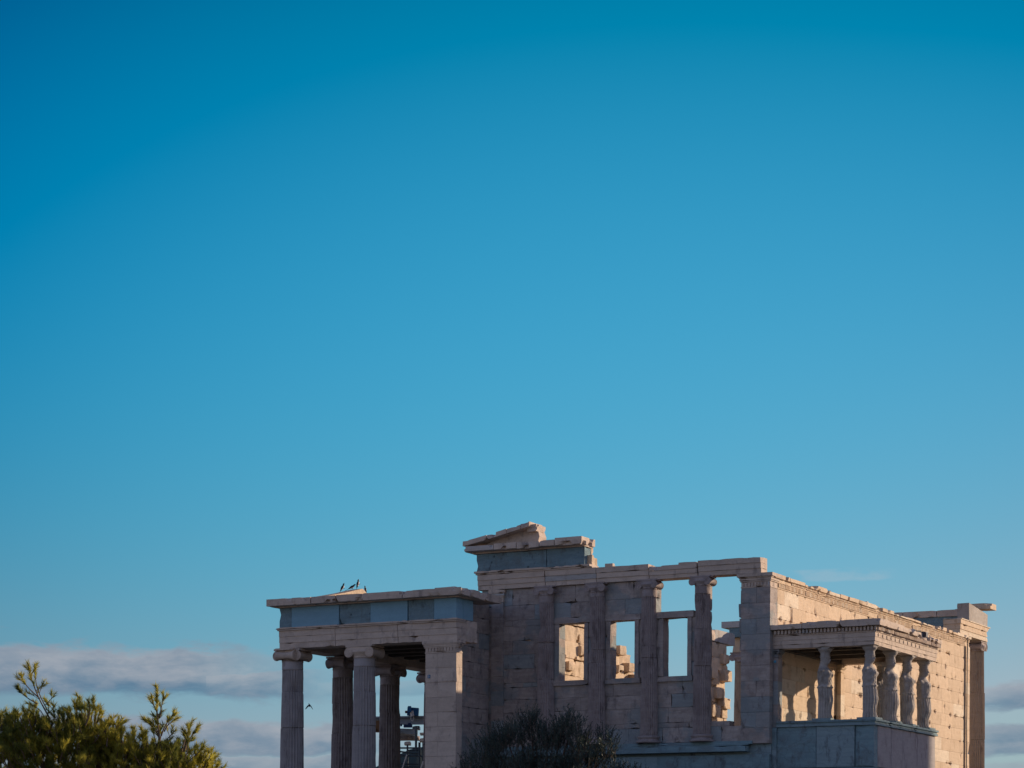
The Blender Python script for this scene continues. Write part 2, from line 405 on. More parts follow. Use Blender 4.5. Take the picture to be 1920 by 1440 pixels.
# ---- columns
def fluted(mb, c, r0, r1, z0, z1, n=24, rows=22, dmg=.25, cutsz=(), seed=0, plain_top=0.0):
    zz = [z0 + (z1 - z0) * i / rows for i in range(rows + 1)]
    for cz2 in cutsz: zz += [cz2 - .012, cz2 - .008, cz2 + .008, cz2 + .012]
    zz = sorted(zz); K = 4; vs = []; fs = []; m = n * K
    for z in zz:
        t = (z - z0) / (z1 - z0); r = r0 + (r1 - r0) * t + .012 * math.sin(math.pi * min(1, t * 1.1))
        jd = sum(1 for q in cutsz if z > q); ox = .014 * math.sin(jd * 2.4 + seed); oy = .010 * math.cos(jd * 3.1 + seed)
        jn = any(abs(z - q) < .01 for q in cutsz)
        for i in range(m):
            a = 2 * math.pi * i / m; k = i % K
            d = [0, .10, .145, .10][k]
            if z > z1 - plain_top: d = .01
            rr = r * (1 - d) - (.02 if jn else 0)
            p = Vector((c[0] + rr * math.cos(a) + ox, c[1] + rr * math.sin(a) + oy, z))
            nz = noise.noise(Vector((p.x * 1.6 + seed, p.y * 1.6, p.z * 1.2)))
            nz2 = noise.noise(Vector((p.x * 6, p.y * 6 + seed, p.z * 4)))
            e = max(0, nz - .28) * dmg * .55 + max(0, nz2 - .2) * .03
            q = Vector((p.x - math.cos(a) * e, p.y - math.sin(a) * e, z)); vs.append(q)
    for k in range(len(zz) - 1):
        for i in range(m):
            j = (i + 1) % m; fs.append((k * m + i, k * m + j, k * m + m + j, k * m + m + i))
    fs.append(tuple(range(m - 1, -1, -1))); fs.append(tuple((len(zz) - 1) * m + i for i in range(m)))
    mb.add(vs, fs)
def ionic(mb, c, zt, w, h, rad, face, seed=0, left=True, right=True):
    """capital: volutes left/right of the facing direction; zt top; w overall width; h height incl. echinus"""
    fx, fy = face; lx, ly = -fy, fx; st = len(mb.v)
    def P(l, d, z): return (c[0] + lx * l + fx * d, c[1] + ly * l + fy * d, z)
    rv = h * .40; hw = w / 2 - rv; dep = rad * 1.0
    # abacus
    def obox(l0, l1, d0, d1, z0, z1):
        vs = [P(l, d, z) for l in (l0, l1) for d in (d0, d1) for z in (z0, z1)]
        mb.add(vs, [(0, 1, 3, 2), (4, 6, 7, 5), (0, 4, 5, 1), (2, 3, 7, 6), (0, 2, 6, 4), (1, 5, 7, 3)])
    obox(-w * .46, w * .46, -dep * 1.02, dep * 1.02, zt - h * .15, zt)
    obox(-hw, hw, -dep * .96, dep * .96, zt - h * .42, zt - h * .152)
    mb.lathe((c[0], c[1], zt - h), [(rad * .97, 0), (rad * 1.04, h * .06), (rad * 1.0, h * .12), (rad * 1.14, h * .30), (rad * 1.28, h * .46), (rad * 1.2, h * .6)], 28)
    for sgn in (-1, 1):
        if (sgn < 0 and not left) or (sgn > 0 and not right): continue
        n = 22; zc = zt - h * .15 - rv; prof = []
        for d in (-1, -.82, -.5, -.15, .15, .5, .82, 1):
            q = 1 - .32 * (1 - d * d) ** 1.0; prof.append((d * dep, rv * q))
        vs = []; fs = []
        for (d, r) in prof:
            for i in range(n):
                a = 2 * math.pi * i / n; vs.append(P(sgn * hw + r * math.cos(a), d, zc + r * math.sin(a)))
        for k in range(len(prof) - 1):
            for i in range(n):
                j = (i + 1) % n; fs.append((k * n + i, k * n + j, k * n + n + j, k * n + n + i))
        fs.append(tuple(range(n - 1, -1, -1))); fs.append(tuple((len(prof) - 1) * n + i for i in range(n))); mb.add(vs, fs)
        for fc in (-1, 1):
            pts = []; rs = []
            for i in range(34):
                t = i / 33; a = math.pi / 2 + sgn * -1 * t * 4.2 * math.pi; r = rv * (.95 - .80 * t)
                pts.append(P(sgn * hw + r * math.cos(a), fc * dep * 1.0, zc + r * math.sin(a))); rs.append(rv * .11 * (1 - .5 * t))
            mb.tube(pts, rs, 5)
    mb.worn(st, .016, 4.0)
def column(center, z0, z1, r0, r1, caph, capw, face, joints, mat, seed, neck=.0, dmg=.25, base=True, parent=temple):
    """one fluted Ionic column: shaft > capital, base"""
    c = center; mb = MB(); ztop = z1 - caph
    fluted(mb, c, r0, r1, z0 + (r0 * .8 if base else 0), ztop - neck, cutsz=joints, seed=seed, dmg=dmg)
    if neck: mb.lathe((c[0], c[1], ztop - neck), [(r1 * .97, 0), (r1 * 1.0, .03), (r1 * .99, neck * .9), (r1 * 1.03, neck)], 40)
    sh = mb.build('column', mat, parent, smooth=False)
    cm = MB()
    for i, f in enumerate(face if isinstance(face[0], tuple) else [face]): ionic(cm, c, z1 - .002, capw, caph, r1, f, seed)
    o = cm.build('capital', M['column'] if mat != M['drum'] else M['arch'], sh)
    if base:
        bm_ = MB(); h = r0 * .8
        bm_.lathe((c[0], c[1], z0), [(r0 * 1.38, 0), (r0 * 1.42, h * .12), (r0 * 1.38, h * .28), (r0 * 1.18, h * .34), (r0 * 1.12, h * .5), (r0 * 1.18, h * .62), (r0 * 1.24, h * .68), (r0 * 1.26, h * .82), (r0 * 1.18, h * .95), (r0 * 1.03, h)], 30)
        bm_.worn(0, .012, 3); bm_.build('base', mat, sh)
    return sh
for i, x in enumerate(CX):
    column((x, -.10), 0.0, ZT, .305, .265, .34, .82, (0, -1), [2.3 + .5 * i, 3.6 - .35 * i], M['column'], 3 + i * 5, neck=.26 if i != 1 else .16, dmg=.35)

# ---- main architrave, west
def fascia(mb, x0, x1, yf, yb, z0, z1, crown=False, st=.25, edge=.007, amp=.003):
    h = z1 - z0
    for k, (a, b) in enumerate(((0, .30), (.30, .64), (.64, 1.0))):
        mb.gbox(x0, x1, yf + .03 * (2 - k), yb, z0 + h * a + .0005, z0 + h * b, st, amp, edge if k == 2 else .003, mx=60)
mb = MB()
fascia(mb, -11.10, -8.42, -.19, .45, ZT + .002, 6.11); fascia(mb, -8.40, -6.42, -.185, .45, ZT + .002, 6.11); fascia(mb, -6.40, -4.42, -.19, .45, ZT + .002, 6.10)
fascia(mb, -4.40, -2.62, -.185, .45, ZT + .002, 6.02, edge=.05); mb.gbox(-3.3, -2.66, -.18, .4, 6.0, 6.08, .1, .02, .05)
fascia(mb, -2.58, -.31, -.19, .40, ZT + .002, 6.10, edge=.008)
mb.gbox(-6.15, -5.85, -.02, .35, 6.09, 6.24, .07, .03, .05)
mb.build('architrave', M['arch'], temple)
mb = MB(); mb.gbox(-11.16, -6.55, -.22, .45, 6.112, 6.165, .18, .008, .02, mx=60); mb.gbox(-11.2, -6.62, -.27, .45, 6.166, 6.235, .18, .01, .03, mx=60)
mb.build('crown_moulding', M['arch'], temple)
mb = MB(); mb.gbox(-11.16, -8.37, -.13, .35, 6.237, 6.85, .2, .008, .012); mb.gbox(-8.35, -6.88, -.13, .35, 6.237, 6.86, .2, .008, .012)
fz = mb.build('frieze', M['frieze'], temple)
mb = MB(); mb.gbox(-11.1, -6.86, .352, .52, 6.24, 6.86, .12, .03, .08); mb.gbox(-6.95, -6.7, .1, .5, 6.24, 6.6, .09, .04, .06)
mb.build('frieze_backing', M['ruin'], temple)
mb = MB()
for (a, b, zt) in ((-11.5, -10.25, 7.10), (-10.24, -9.35, 7.13), (-9.33, -8.45, 7.11), (-8.43, -7.85, 7.12), (-7.83, -6.78, 7.17)):
    mb.gbox(a, b, -.56, .5, 6.90 + random.uniform(-.01, .02), zt, .12, .014, .06)
mb.gbox(-11.3, -6.85, -.2, .48, 6.862, 6.93, .2, .006, .01, mx=60)
st = len(mb.v)
mb.build('cornice', M['arch'], temple)
# pediment: tympanum slab and raking cornice
mb = MB(); st = len(mb.v)
poly = [(-11.0, 7.12), (-8.72, 7.125), (-8.66, 7.35), (-8.72, 7.52), (-8.9, 7.66), (-9.2, 7.7), (-10.2, 7.42)]
mb.prism(poly, -.10, .42, 1); mb.worn(st, .02, 3); mb.build('tympanum', M['arch'], temple)
mb = MB(); sl = (7.66 - 7.10) / (11.45 - 8.86)
xs = [-11.52, -10.55, -10.28, -9.75, -9.2, -8.84]
for i in range(len(xs) - 1):
    st = len(mb.v); mb.gbox(xs[i] + .01, xs[i + 1] - .005, -.54, .46, 0, .17 - .02 * (i % 2), .1, .01, .045)
    for k in range(st, len(mb.v)):
        x, y, z = mb.v[k]; d = x + 11.52; mb.v[k] = (x, y, z + 7.09 + d * sl - .05 * (1 - math.exp(-d * 2)) + .03)
mb.gbox(-9.05, -8.7, -.3, .44, 7.5, 7.76, .08, .04, .08)
mb.build('raking_cornice', M['arch'], temple)

# ---- south wall, epikranitis
SL = 21.7
mb = MB(); ashlar(mb, 'y', .56, SL - .55, zlevels(-1.8, 5.10, .49), -.62, 0.0, 1.28, outj=.003, rough=.005, st=.10, ed=.022, gp=.0012)
mb.build('south_wall', M['south'], temple)
mb = MB(); ashlar(mb, 'y', SL - .53, SL, zlevels(-1.8, 5.10, .49), -.66, .05, .6, outj=.003); mb.build('anta', M['south'], temple)
random.seed(11)
mb = MB(); y = .55
mb.gbox(-.6, .02, .5, SL, 5.10, 5.14, .5, .004, .01, mx=60)
mb.gbox(-.6, .03, .5, SL, 5.30, 5.335, .4, .004, .006, mx=60)
mb.box(-.6, .0, .5, SL, 5.14, 5.30); mb.box(-.6, .03, .5, SL, 5.336, 5.42)
yy = .6
while yy < SL - .1:     # anthemion band below, egg-and-dart above
    if noise.noise(Vector((yy * .45, 3, 1))) > -.32:
        mb.gbox(-.02, .035, yy, yy + .075, 5.15, 5.29, .07, .006, .01)
    if noise.noise(Vector((yy * .5, 9, 1))) > -.25:
        mb.gbox(0, .065, yy + .02, yy + .09, 5.345, 5.41, .07, .004, .008)
    yy += .125
bk = .1
while bk < SL:
    e = min(SL + .1, bk + random.uniform(1.1, 1.6)); zt = ZT + random.uniform(-.03, .02)
    if random.random() < .35: zt -= .06
    mb.gbox(-.62, .12 + random.uniform(-.02, .01), bk + .008, e - .008, 5.425, zt, .1, .012, .05)
    if random.random() < .45:
        q = bk + random.uniform(.1, .6); mb.gbox(-.3, .05, q, q + random.uniform(.15, .4), zt - .02, zt + .05, .08, .015, .03)
    bk = e
mb.build('wall_crown', M['south'], temple)

# ---- north wall (ruined), seen through the windows
random.seed(5)
def ntop(y):
    pts = [(0, 5.6), (8.6, 5.6), (9.3, 5.45), (9.7, 4.9), (10.3, 4.5), (11.4, 3.9), (12.2, 3.2), (13.5, 2.4), (17, 2.4), (18.2, 3.6), (18.6, 5.6), (30, 5.6)]
    for (a, b), (c, d) in zip(pts, pts[1:]):
        if a <= y <= c: return b + (d - b) * (y - a) / (c - a)
    return 5.6
mb = MB(); zs2 = zlevels(-4.0, 5.57, .62)
for ci in range(len(zs2) - 1):
    z0, z1 = zs2[ci], zs2[ci + 1]; y = .53 + (.6 if ci % 2 else 0)
    if ci % 2: mb.gbox(-11.0, -10.42, .53, 1.12, z0, z1, .2, .02, .04)
    while y < 20.6:
        L_ = random.uniform(.7, 2.0); e = min(20.7, y + L_)
        if (z0 + z1) / 2 < ntop((y + e) / 2) + .1:
            if z0 > -.6 and y < 21:
                rec = random.choice([0, 0, 0, .02, .06] if y < 8.5 else [0, .02, .05, .14]); hh = random.uniform(-.05, .05)
                mb.gbox(-11.02, -10.40 - rec + random.uniform(-.02, .03), y + .006, e - .006, z0 + .004, z1 - .006 + hh * (rec > .05), .11, .018 + (rec > .05) * .03, .06, 3.4)
            else: mb.block('y', y, e, z0, z1, -11.02, -10.4)
        y = e
# loose angular stones in the ragged end
for (y, z, s_) in ((6.6, 4.0, .3), (5.6, 3.35, .28), (10.0, 4.35, .32), (10.8, 3.75, .3), (11.4, 3.3, .35), (12.0, 3.0, .4), (9.8, 3.6, .25), (18.9, 4.2, .4), (19.6, 3.4, .4), (19.2, 2.6, .45), (20.2, 4.9, .35), (20.4, 4.2, .42), (20.3, 3.0, .4)):
    s0_ = len(mb.v); mb.gbox(-10.8, -10.22, y - s_, y + s_, z - s_ * .6, z + s_ * .6, .10, .06, .05, 2.6)
    for i in range(s0_, len(mb.v)):
        q = Vector(mb.v[i]); e = q - Vector((-10.51, y, z)); e = Vector((e.x / .29, e.y / s_, e.z / (s_ * .6))); n_ = e.normalized(); n_ = Vector((n_.x * .29, n_.y * s_, n_.z * s_ * .6)) * 1.12
        mb.v[i] = tuple(q.lerp(Vector((-10.51, y, z)) + n_, .22))
mb.build('north_wall', M['ruin'], temple)
mb = MB(); mb.gbox(-11.05, -10.40, 18.5, 19.35, 5.60, 6.10, .2, .01, .03); mb.gbox(-11.05, -10.42, 19.37, 21.5, 5.60, 6.12, .2, .008, .015); mb.build('wall_architrave', M['arch'], temple)

# ---- east porch
before_e = set(bpy.data.objects)
sh0 = column((-.36, 23.07), -1.3, ZT, .345, .30, .42, .96, (1, 0), [1.4, 3.4], M['wall'], 31)  # warm marble on the east columns stands in for light bounced onto them
for x in (-2.5, -4.66, -6.82, -8.98, -11.15):
    column((x, 23.07), -1.3, ZT, .345, .30, .42, .96, (0, 1), [1.4 + x * .05, 3.4], M['wall'], 31 + x)
mb = MB()
for (x0, x1) in ((-11.45, -8.77), (-8.75, -6.67), (-6.65, -4.57), (-4.55, -2.47), (-2.45, -.72)):
    mb.gbox(x0, x1, 22.72, 23.42, ZT + .002, 6.16, .3, .006, .02)
st_ = .3
for k, (a, b) in enumerate(((0, .3), (.3, .64), (.64, .94))):
    mb.gbox(-.7, .0 + .03 * k, 20.5 - .04 * k, 23.42, ZT + .002 + .62 * a, ZT + .62 * b, .3, .008, .02, mx=20)
mb.gbox(-.7, .09, 20.45, 23.48, ZT + .583, 6.2, .15, .008, .025, mx=30); mb.gbox(-11.55, -.72, 22.68, 23.48, 6.162, 6.2, .3, .006, .02, mx=50)
mb.build('architrave', M['south'], temple)
mb = MB(); mb.gbox(-11.45, -.52, 22.35, 23.35, 6.203, 6.62, .5, .008, .02, mx=30); mb.build('frieze', M['frieze'], temple)
mb = MB()
for (a, b) in ((-11.8, -9.2), (-9.18, -7.2), (-7.18, -5.2), (-5.18, -3.4), (-3.38, -1.9), (-1.88, -.5)):
    mb.gbox(a, b, 22.28, 23.5, 6.622, 6.90, .2, .01, .03)
mb.build('cornice', M['arch'], temple)
mb = MB(); st = len(mb.v); mb.prism([(21.75, 6.203), (23.35, 6.203), (23.35, 6.72), (22.75, 6.78), (21.7, 6.95)], -.5, .0, 0); mb.worn(st, .015, 2)
mb.build('frieze_block', M['statue'], temple)
mb = MB(); mb.gbox(-1.2, .26, 22.9, 23.75, 6.93, 7.18, .15, .012, .05); mb.gbox(-1.2, -.1, 22.5, 23.4, 6.905, 6.955, .2, .01, .02); mb.build('corner_cornice', M['south'], temple)
for o in set(bpy.data.objects) - before_e:
    for v in o.data.vertices:
        if v.co.y > 22.0: v.co.y += .95
# floor steps of the east porch and south side
mb = MB()
for k in range(3): mb.box(-11.4, .12 + .3 * k, 21.0, 25.2 + .3 * k, -1.75 + .01 * k - .28 * k + .17, -1.3 - .28 * k - (.0 if k else 0))
mb.build('steps', M['podium'], temple)

# ---- caryatid porch
PX, PY0, PY1, ZSL, ZPA = 3.57, .19, 6.62, .63, 3.04
random.seed(3)
mb = MB()
def slabs(axis, cutsl, z0, z1, p0, p1):
    for a, b in zip(cutsl, cutsl[1:]): mb.block(axis, a, b, z0, z1, p0 + random.uniform(-.004, .004), p1, gap=.004, bev=.012, chip=.2)
slabs('x', [-.0, 1.53, 2.86, PX - .04], -.93, .43, PY0 + .04, PY0 + .4)
slabs('x', [-.0, 1.9, PX], -1.85, -.94, PY0, PY0 + .4); slabs('y', [PY0 + .41, 2.6, 4.4, PY1], -1.85, -.94, PX - .4, PX)
slabs('x', [0, 1.8, PX - .45], -1.8, .43, PY1 - .4, PY1 - .04)
mb.box(.02, PX - .42, PY0 + .42, PY1 - .42, -1.8, .40)
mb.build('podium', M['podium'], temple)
mb = MB(); slabs('y', [PY0 + .405, 1.9, 3.1, 4.6, PY1 - .04], -.93, .43, PX - .4, PX - .04); mb.build('podium_slabs', M['drum'], temple)  # paler marble than the west side: bounced light put into the colour
mb = MB()
for (z0, z1, p) in ((.432, .50, .03), (.5005, .56, .0), (.5605, .63, .05)):
    mb.gbox(.14, PX + p, PY0 - p, PY0 + .5, z0, z1, .2, .004, .01); mb.gbox(PX - .5, PX + p, PY0 + .502, PY1 + p, z0, z1, .2, .004, .012); mb.gbox(.02, PX - .502, PY1 - .5, PY1 + p, z0, z1, .3, .006, .02)
mb.build('podium_cornice', M['podium'], temple)
# wall pilasters at both ends of the porch
for y0 in (PY0 + .02, PY1 - .44):
    mb = MB(); ashlar(mb, 'x', .002, .17, zlevels(.432, 2.75, .75), y0, y0 + .4, .5, outj=.002)
    anta_cap(mb, .002, .16, y0 + .02, y0 + .38, 2.76, ZPA - .01, .07); mb.build('pilaster', M['west'] if y0 < 1 else M['south'], temple)  # west pilaster gets the shade-toned marble, east one the sun-toned copy
# lower pilaster strip that carries down beside the podium
mb = MB(); ashlar(mb, 'x', -.02, .15, zlevels(-1.8, .43, .7), PY0 - .02, PY0 + .03, .5, outj=.001); mb.build('pilaster', M['podium'], temple)
# entablature of the porch
mb = MB()
def band(p, z0, z1, edge=.004, amp=.002, st=.25, e2=None):
    mb.gbox(.0, PX + p, PY0 - p, PY0 + .46, z0, z1, st, amp, edge); mb.gbox(PX - .46, PX + p, PY0 + .462, PY1 + p if e2 is None else e2, z0, z1, st, amp, edge); mb.gbox(.002, PX - .462, PY1 - .46, PY1 + p, z0, z1, st, amp, edge)
band(-.03, ZPA, 3.17, .01); band(-.015, 3.1705, 3.31); band(0, 3.3105, 3.46); band(.03, 3.4605, 3.51, .008)
mb.build('architrave', M['arch'], temple)
for k in range(11):
    mb = MB(); mb.lathe((0, 0, 0), [(.055, -.01), (.06, .018), (.025, .026)], 10)
    mb.v = [(PX + z, PY0 + .3 + k * .42 + x, 3.385 + y) for x, y, z in mb.v]
    mb.build('boss', M['arch'], temple)
mb = MB()
y = PY0 - .02
while y < PY1 - .05: mb.gbox(PX - .02, PX + .13, y, y + .065, 3.512, 3.635, .07, .003, .008); y += .125
x = .08
while x < PX + .03: mb.gbox(x, x + .07, PY0 - .12, PY0 + .02, 3.512, 3.635, .07, .003, .008); x += .125
mb.box(0, PX - .01, PY0 - .0, PY0 + .4, 3.512, 3.64); mb.box(PX - .4, PX + .0, PY0 + .402, PY1, 3.512, 3.64)
mb.build('dentils', M['arch'], temple)
mb = MB()
mb.gbox(-.02, 1.1, PY0 - .24, PY0 + .7, 3.655, 3.82, .1, .015, .04); mb.gbox(1.12, 2.4, PY0 - .24, PY0 + .7, 3.65, 3.84, .1, .012, .03); mb.gbox(2.42, PX + .24, PY0 - .24, PY0 + .7, 3.65, 3.87, .1, .012, .03)
mb.gbox(PX - .7, PX + .24, PY0 + .702, 2.4, 3.65, 3.86, .1, .015, .05); mb.gbox(PX - .7, PX + .22, 2.42, 4.2, 3.65, 3.81, .09, .02, .08)
mb.gbox(PX - .7, PX + .05, 4.22, 5.4, 3.645, 3.74, .09, .02, .06); mb.gbox(PX - .6, PX + .14, 5.42, PY1 + .1, 3.645, 3.80, .09, .03, .09)
mb.gbox(.3, PX - .7, PY0 + .7, PY1, 3.64, 3.80, .3, .02, .05); mb.gbox(1.2, 2.2, PY0 - .05, PY0 + .6, 3.83, 3.89, .1, .015, .03)
mb.build('cornice', M['arch'], temple)
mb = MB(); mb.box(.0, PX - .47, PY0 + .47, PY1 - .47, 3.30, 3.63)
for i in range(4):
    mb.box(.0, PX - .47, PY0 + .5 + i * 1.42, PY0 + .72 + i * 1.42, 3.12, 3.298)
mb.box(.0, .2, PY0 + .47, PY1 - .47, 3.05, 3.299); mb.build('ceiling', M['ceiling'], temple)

def caryatid(cx_, cy_, z0, mirror, seed, arm=1.0):
    keys = [(0, -.005, .185, .23), (.05, -.01, .178, .225), (.25, -.018, .175, .215), (.62, .025, .222, .235), (.85, .015, .215, .25), (1.0, .005, .205, .255), (1.06, .01, .222, .268), (1.12, .004, .204, .25),
            (1.22, .0, .212, .25), (1.38, .0, .222, .262), (1.48, .008, .226, .28), (1.56, -.01, .214, .30), (1.625, -.03, .185, .27), (1.70, -.052, .145, .18), (1.75, -.052, .134, .135),
            (1.79, -.045, .134, .125), (1.82, -.018, .15, .122), (1.90, .002, .157, .13), (1.98, .0, .153, .138), (2.06, -.003, .158, .148), (2.13, -.003, .16, .152), (2.18, -.003, .158, .155), (2.2, 0, .155, .155)]
    if not mirror: keys[0:3] = [(0, .01, .225, .25), (.05, .01, .215, .245), (.25, .005, .205, .235)]
    H = 2.2; nz, na = 84, 96; vs = []; fs = []; rnd = random.Random(seed)
    ph = rnd.uniform(0, 6); s_ = -1 if mirror else 1
    def lerp(z):
        for a, b in zip(keys, keys[1:]):
            if a[0] <= z <= b[0]:
                t = (z - a[0]) / (b[0] - a[0]); t = t * t * (3 - 2 * t); return [a[i] + (b[i] - a[i]) * t for i in range(1, 4)]
        return keys[-1][1:]
    G = lambda x, w_: math.exp(-(x / w_) ** 2)
    for iz in range(nz + 1):
        z = H * iz / nz; cx0, dx, dy = lerp(z)
        for ia in range(na):
            a = 2 * math.pi * ia / na; ad = lambda b: (a - b + math.pi) % (2 * math.pi) - math.pi
            m = 1.0; add = 0
            am = .8 + .4 * math.sin(seed * 3)
            if z < 1.08:   # skirt: deep vertical folds except over the bent leg
                leg = G(ad(s_ * .55), .55) * G(z - .62, .42)
                fold = (abs(math.sin(a * 8 + ph + .25 * math.sin(z * 3))) ** .7 - .55)
                add += .055 * fold * (1 - leg) * min(1, (1.1 - z) * 6)
                add += .045 * am * G(ad(s_ * .5), .5) * G(z - .64, .22) - .015 * G(ad(s_ * .5), .6) * G(z - .15, .25)
                add += .03 * G(ad(s_ * .5), .4) * G(z - .03, .08)
            elif z < 1.62:
                add += .026 * (abs(math.sin(a * 5.5 + z * 9 * math.cos(a) + ph)) ** .6 - .6) + .008 * math.sin(a * 7 - z * 30 + ph)
                add += .03 * (G(ad(.42), .3) + G(ad(-.42), .3)) * G(z - 1.47, .085)
            # upper arms, broken near the elbow
            for sd in (1, -1):
                al = 1.12 if sd * s_ > 0 else 1.22
                if 1.05 < z < 1.66: add += .088 * arm * G(ad(sd * 1.50), .27) * (1 / (1 + math.exp(-(z - al) * 60))) * (.75 + .25 * G(z - 1.58, .1))
            add += .036 * G(z - 1.045, .03) * (.6 + .4 * math.sin(a * 9 + ph))
            if 1.35 < z < 2.08: add += (.015 * G(z - 1.80, .15) + .02 * G(z - 1.50, .14)) * G(ad(math.pi), .42)        # thick hair behind the neck
            if 1.5 < z < 1.9: add += .02 * (G(ad(1.9), .2) + G(ad(-1.9), .2)) * G(z - 1.68, .12)
            if 1.8 < z: # face
                add += .045 * G(ad(0), .16) * G(z - 1.945, .03) + .028 * G(ad(0), .3) * G(z - 1.86, .02) + .012 * G(ad(0), .2) * G(z - 1.895, .012)
                add -= .026 * (G(ad(.34), .16) + G(ad(-.34), .16)) * G(z - 1.975, .016)
                add += .018 * G(z - 2.03, .03) * (1 + .3 * math.sin(a * 16)) + (.012 * math.sin(z * 90) if abs(ad(0)) > 1.0 else 0)
            # back drapery
            add += .02 * G(ad(math.pi), .7) * G(z - 1.15, .3)
            x = cx0 + (dx * m + add) * math.cos(a); y_ = (dy * m + add) * math.sin(a)
            p = Vector((x, y_, z)); q = p + nvec((x + seed, y_, z), 5) * .010 + nvec((x, y_ + seed, z), 14) * .004
            vs.append((cx_ + q.x, cy_ + q.y, z0 + max(0, q.z)))
    for k in range(nz):
        for i in range(na):
            j = (i + 1) % na; fs.append((k * na + i, k * na + j, k * na + na + j, k * na + na + i))
    fs.append(tuple(range(na - 1, -1, -1))); fs.append(tuple(nz * na + i for i in range(na)))
    mb = MB(); mb.add(vs, fs); o = mb.build('statue_column', M['statue'], temple, smooth=True)
    c = MB(); zc = z0 + 2.17
    c.lathe((cx_, cy_, zc), [(.15, 0), (.178, .02), (.172, .035), (.20, .06), (.23, .10), (.245, .14), (.235, .155)], 28); c.gbox(cx_ - .265, cx_ + .265, cy_ - .265, cy_ + .265, zc + .156, ZPA - .004, .1, .006, .02)
    c.worn(0, .006, 6); c.build('capital', M['statue'], o)
    p = MB(); p.gbox(cx_ - .33, cx_ + .33, cy_ - .33, cy_ + .33, ZSL + .001, z0 + .005, .15, .006, .02); p.build('plinth', M['podium'], o)
    return o
ZC = ZSL + .06
for (x, y, mir, sd) in ((1.72, .52, 0, 1), (3.25, .58, 0, 2), (3.27, 2.55, 0, 3), (3.27, 4.25, 1, 4), (3.25, 6.10, 1, 5), (1.72, 6.05, 1, 6)):
    caryatid(x, y, ZC, mir, sd * 3.7)

# ---- north porch (drawn from image coordinates, then shrunk towards the camera by REF below)
before = set(bpy.data.objects)
K = .9827          # porch shrunk about the camera point, moving its pier west into the window light
P0, P1 = Vector((-10.66, -2.41, -4.04)), Vector((-9.975, -3.602, -4.053))
REF = lambda p: P1 + (Vector(p) - P0) * K
NX, NY, SN, SEp, ZA = -17.68, -2.05, 3.062, 3.356, 3.59
ZB = -4.04
cols = [(NX, NY, [(0, -1), (-1, 0)]), (NX + SN, NY, (0, -1))] + [(NX, NY + SEp * k, (-1, 0)) for k in (1, 2)] + [(NX, NY + SEp * 3, [(0, 1), (-1, 0)]), (NX + SN, NY + SEp * 3, (0, 1))]
for i, (x, y, fc) in enumerate(cols):
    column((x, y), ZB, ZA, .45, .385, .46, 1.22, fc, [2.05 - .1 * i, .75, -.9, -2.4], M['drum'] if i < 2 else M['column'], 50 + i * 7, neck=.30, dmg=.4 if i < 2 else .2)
# porch anta / side wall joining the west facade
random.seed(21)
mb = MB(); ashlar(mb, 'x', -11.9, -10.66, zlevels(-4.0, 3.16, .53), NY - .36, NY + .06, 1.0, outj=.004)
mb.build('anta', M['arch'], temple)
mb = MB(); anta_cap(mb, -11.9, -10.66, NY - .36, NY + .05, 3.16, ZA - .003, .09); 
for i in range(10): mb.gbox(-11.84 + i * .12, -11.78 + i * .12, NY - .395, NY - .33, 3.22, 3.34, .06, .004, .01)
mb.build('anta_capital', M['arch'], temple)
mb = MB(); SIDE = MB(); ashlar(SIDE, 'y', -3.10, -.002, zlevels(-4.0, 5.05, .53), -11.3, -10.70, 1.1, outj=.006, rough=.02)
mb = MB()
def npent(x0, x1, y0, y1): pass
# architrave west face, with fasciae; then north, east, and inner faces
for (a, b) in ((NX - .36, -15.65), (-15.63, -13.05), (-13.03, -10.66)):
    for k, (z0, z1) in enumerate(((ZA + .002, 3.80), (3.8005, 4.02), (4.0205, 4.23))):
        mb.gbox(a, b, NY - .36 + .02 * (2 - k), NY + .35, z0, z1, .22, .004, .018 if k == 0 else .003)
mb.gbox(NX - .40, -10.62, NY - .42, NY + .35, 4.232, 4.28, .2, .008, .02, mx=60); mb.gbox(NX - .44, -10.60, NY - .46, NY + .35, 4.282, 4.345, .2, .012, .035, mx=60)
mb.gbox(NX - .36, NX + .36, NY + .352, NY + SEp * 3 - .36, ZA + .002, 4.34, .35, .01, .03); mb.gbox(NX - .36, -11.62, NY + SEp * 3 - .358, NY + SEp * 3 + .36, ZA + .002, 4.34, .35, .01, .03)
mb.gbox(-11.25, -10.66, NY + .352, NY + 1.1, ZA + .002, 4.34, .2, .02, .03)
mb.build('architrave', M['arch'], temple)
mb = MB()
fzs = [(-18.04, -17.5, 0), (-17.49, -15.47, 1), (-15.46, -14.17, 0), (-14.16, -12.63, 1), (-12.62, -11.57, 0), (-11.56, -10.66, 1)]
for isnew in (0, 1):
    for (a, b, nw) in fzs:
        if nw != isnew: continue
        mb = MB(); mb.gbox(a, b - .012, NY - .36 + (.0 if nw else .03), NY + .1, 4.347, 5.05, .25, .002 if nw else .012, .004 if nw else .03)
        if b > -10.7: mb.gbox(-11.2, -10.66, NY + .102, NY + .80, 4.347, 5.05, .3, .002, .004)
        mb.build('frieze_slab', M['frieze_new' if isnew else 'frieze'], temple)
mb = MB(); mb.box(-18.0, -11.2, NY + .1, NY + .3, 4.348, 5.04); mb.box(NX - .3, NX + .3, NY + .3, NY + SEp * 3, 4.348, 5.04); mb.box(NX - .3, -11.65, NY + SEp * 3, NY + SEp * 3 + .3, 4.348, 5.04); mb.build('frieze_backing', M['frieze'], temple)
mb = MB()
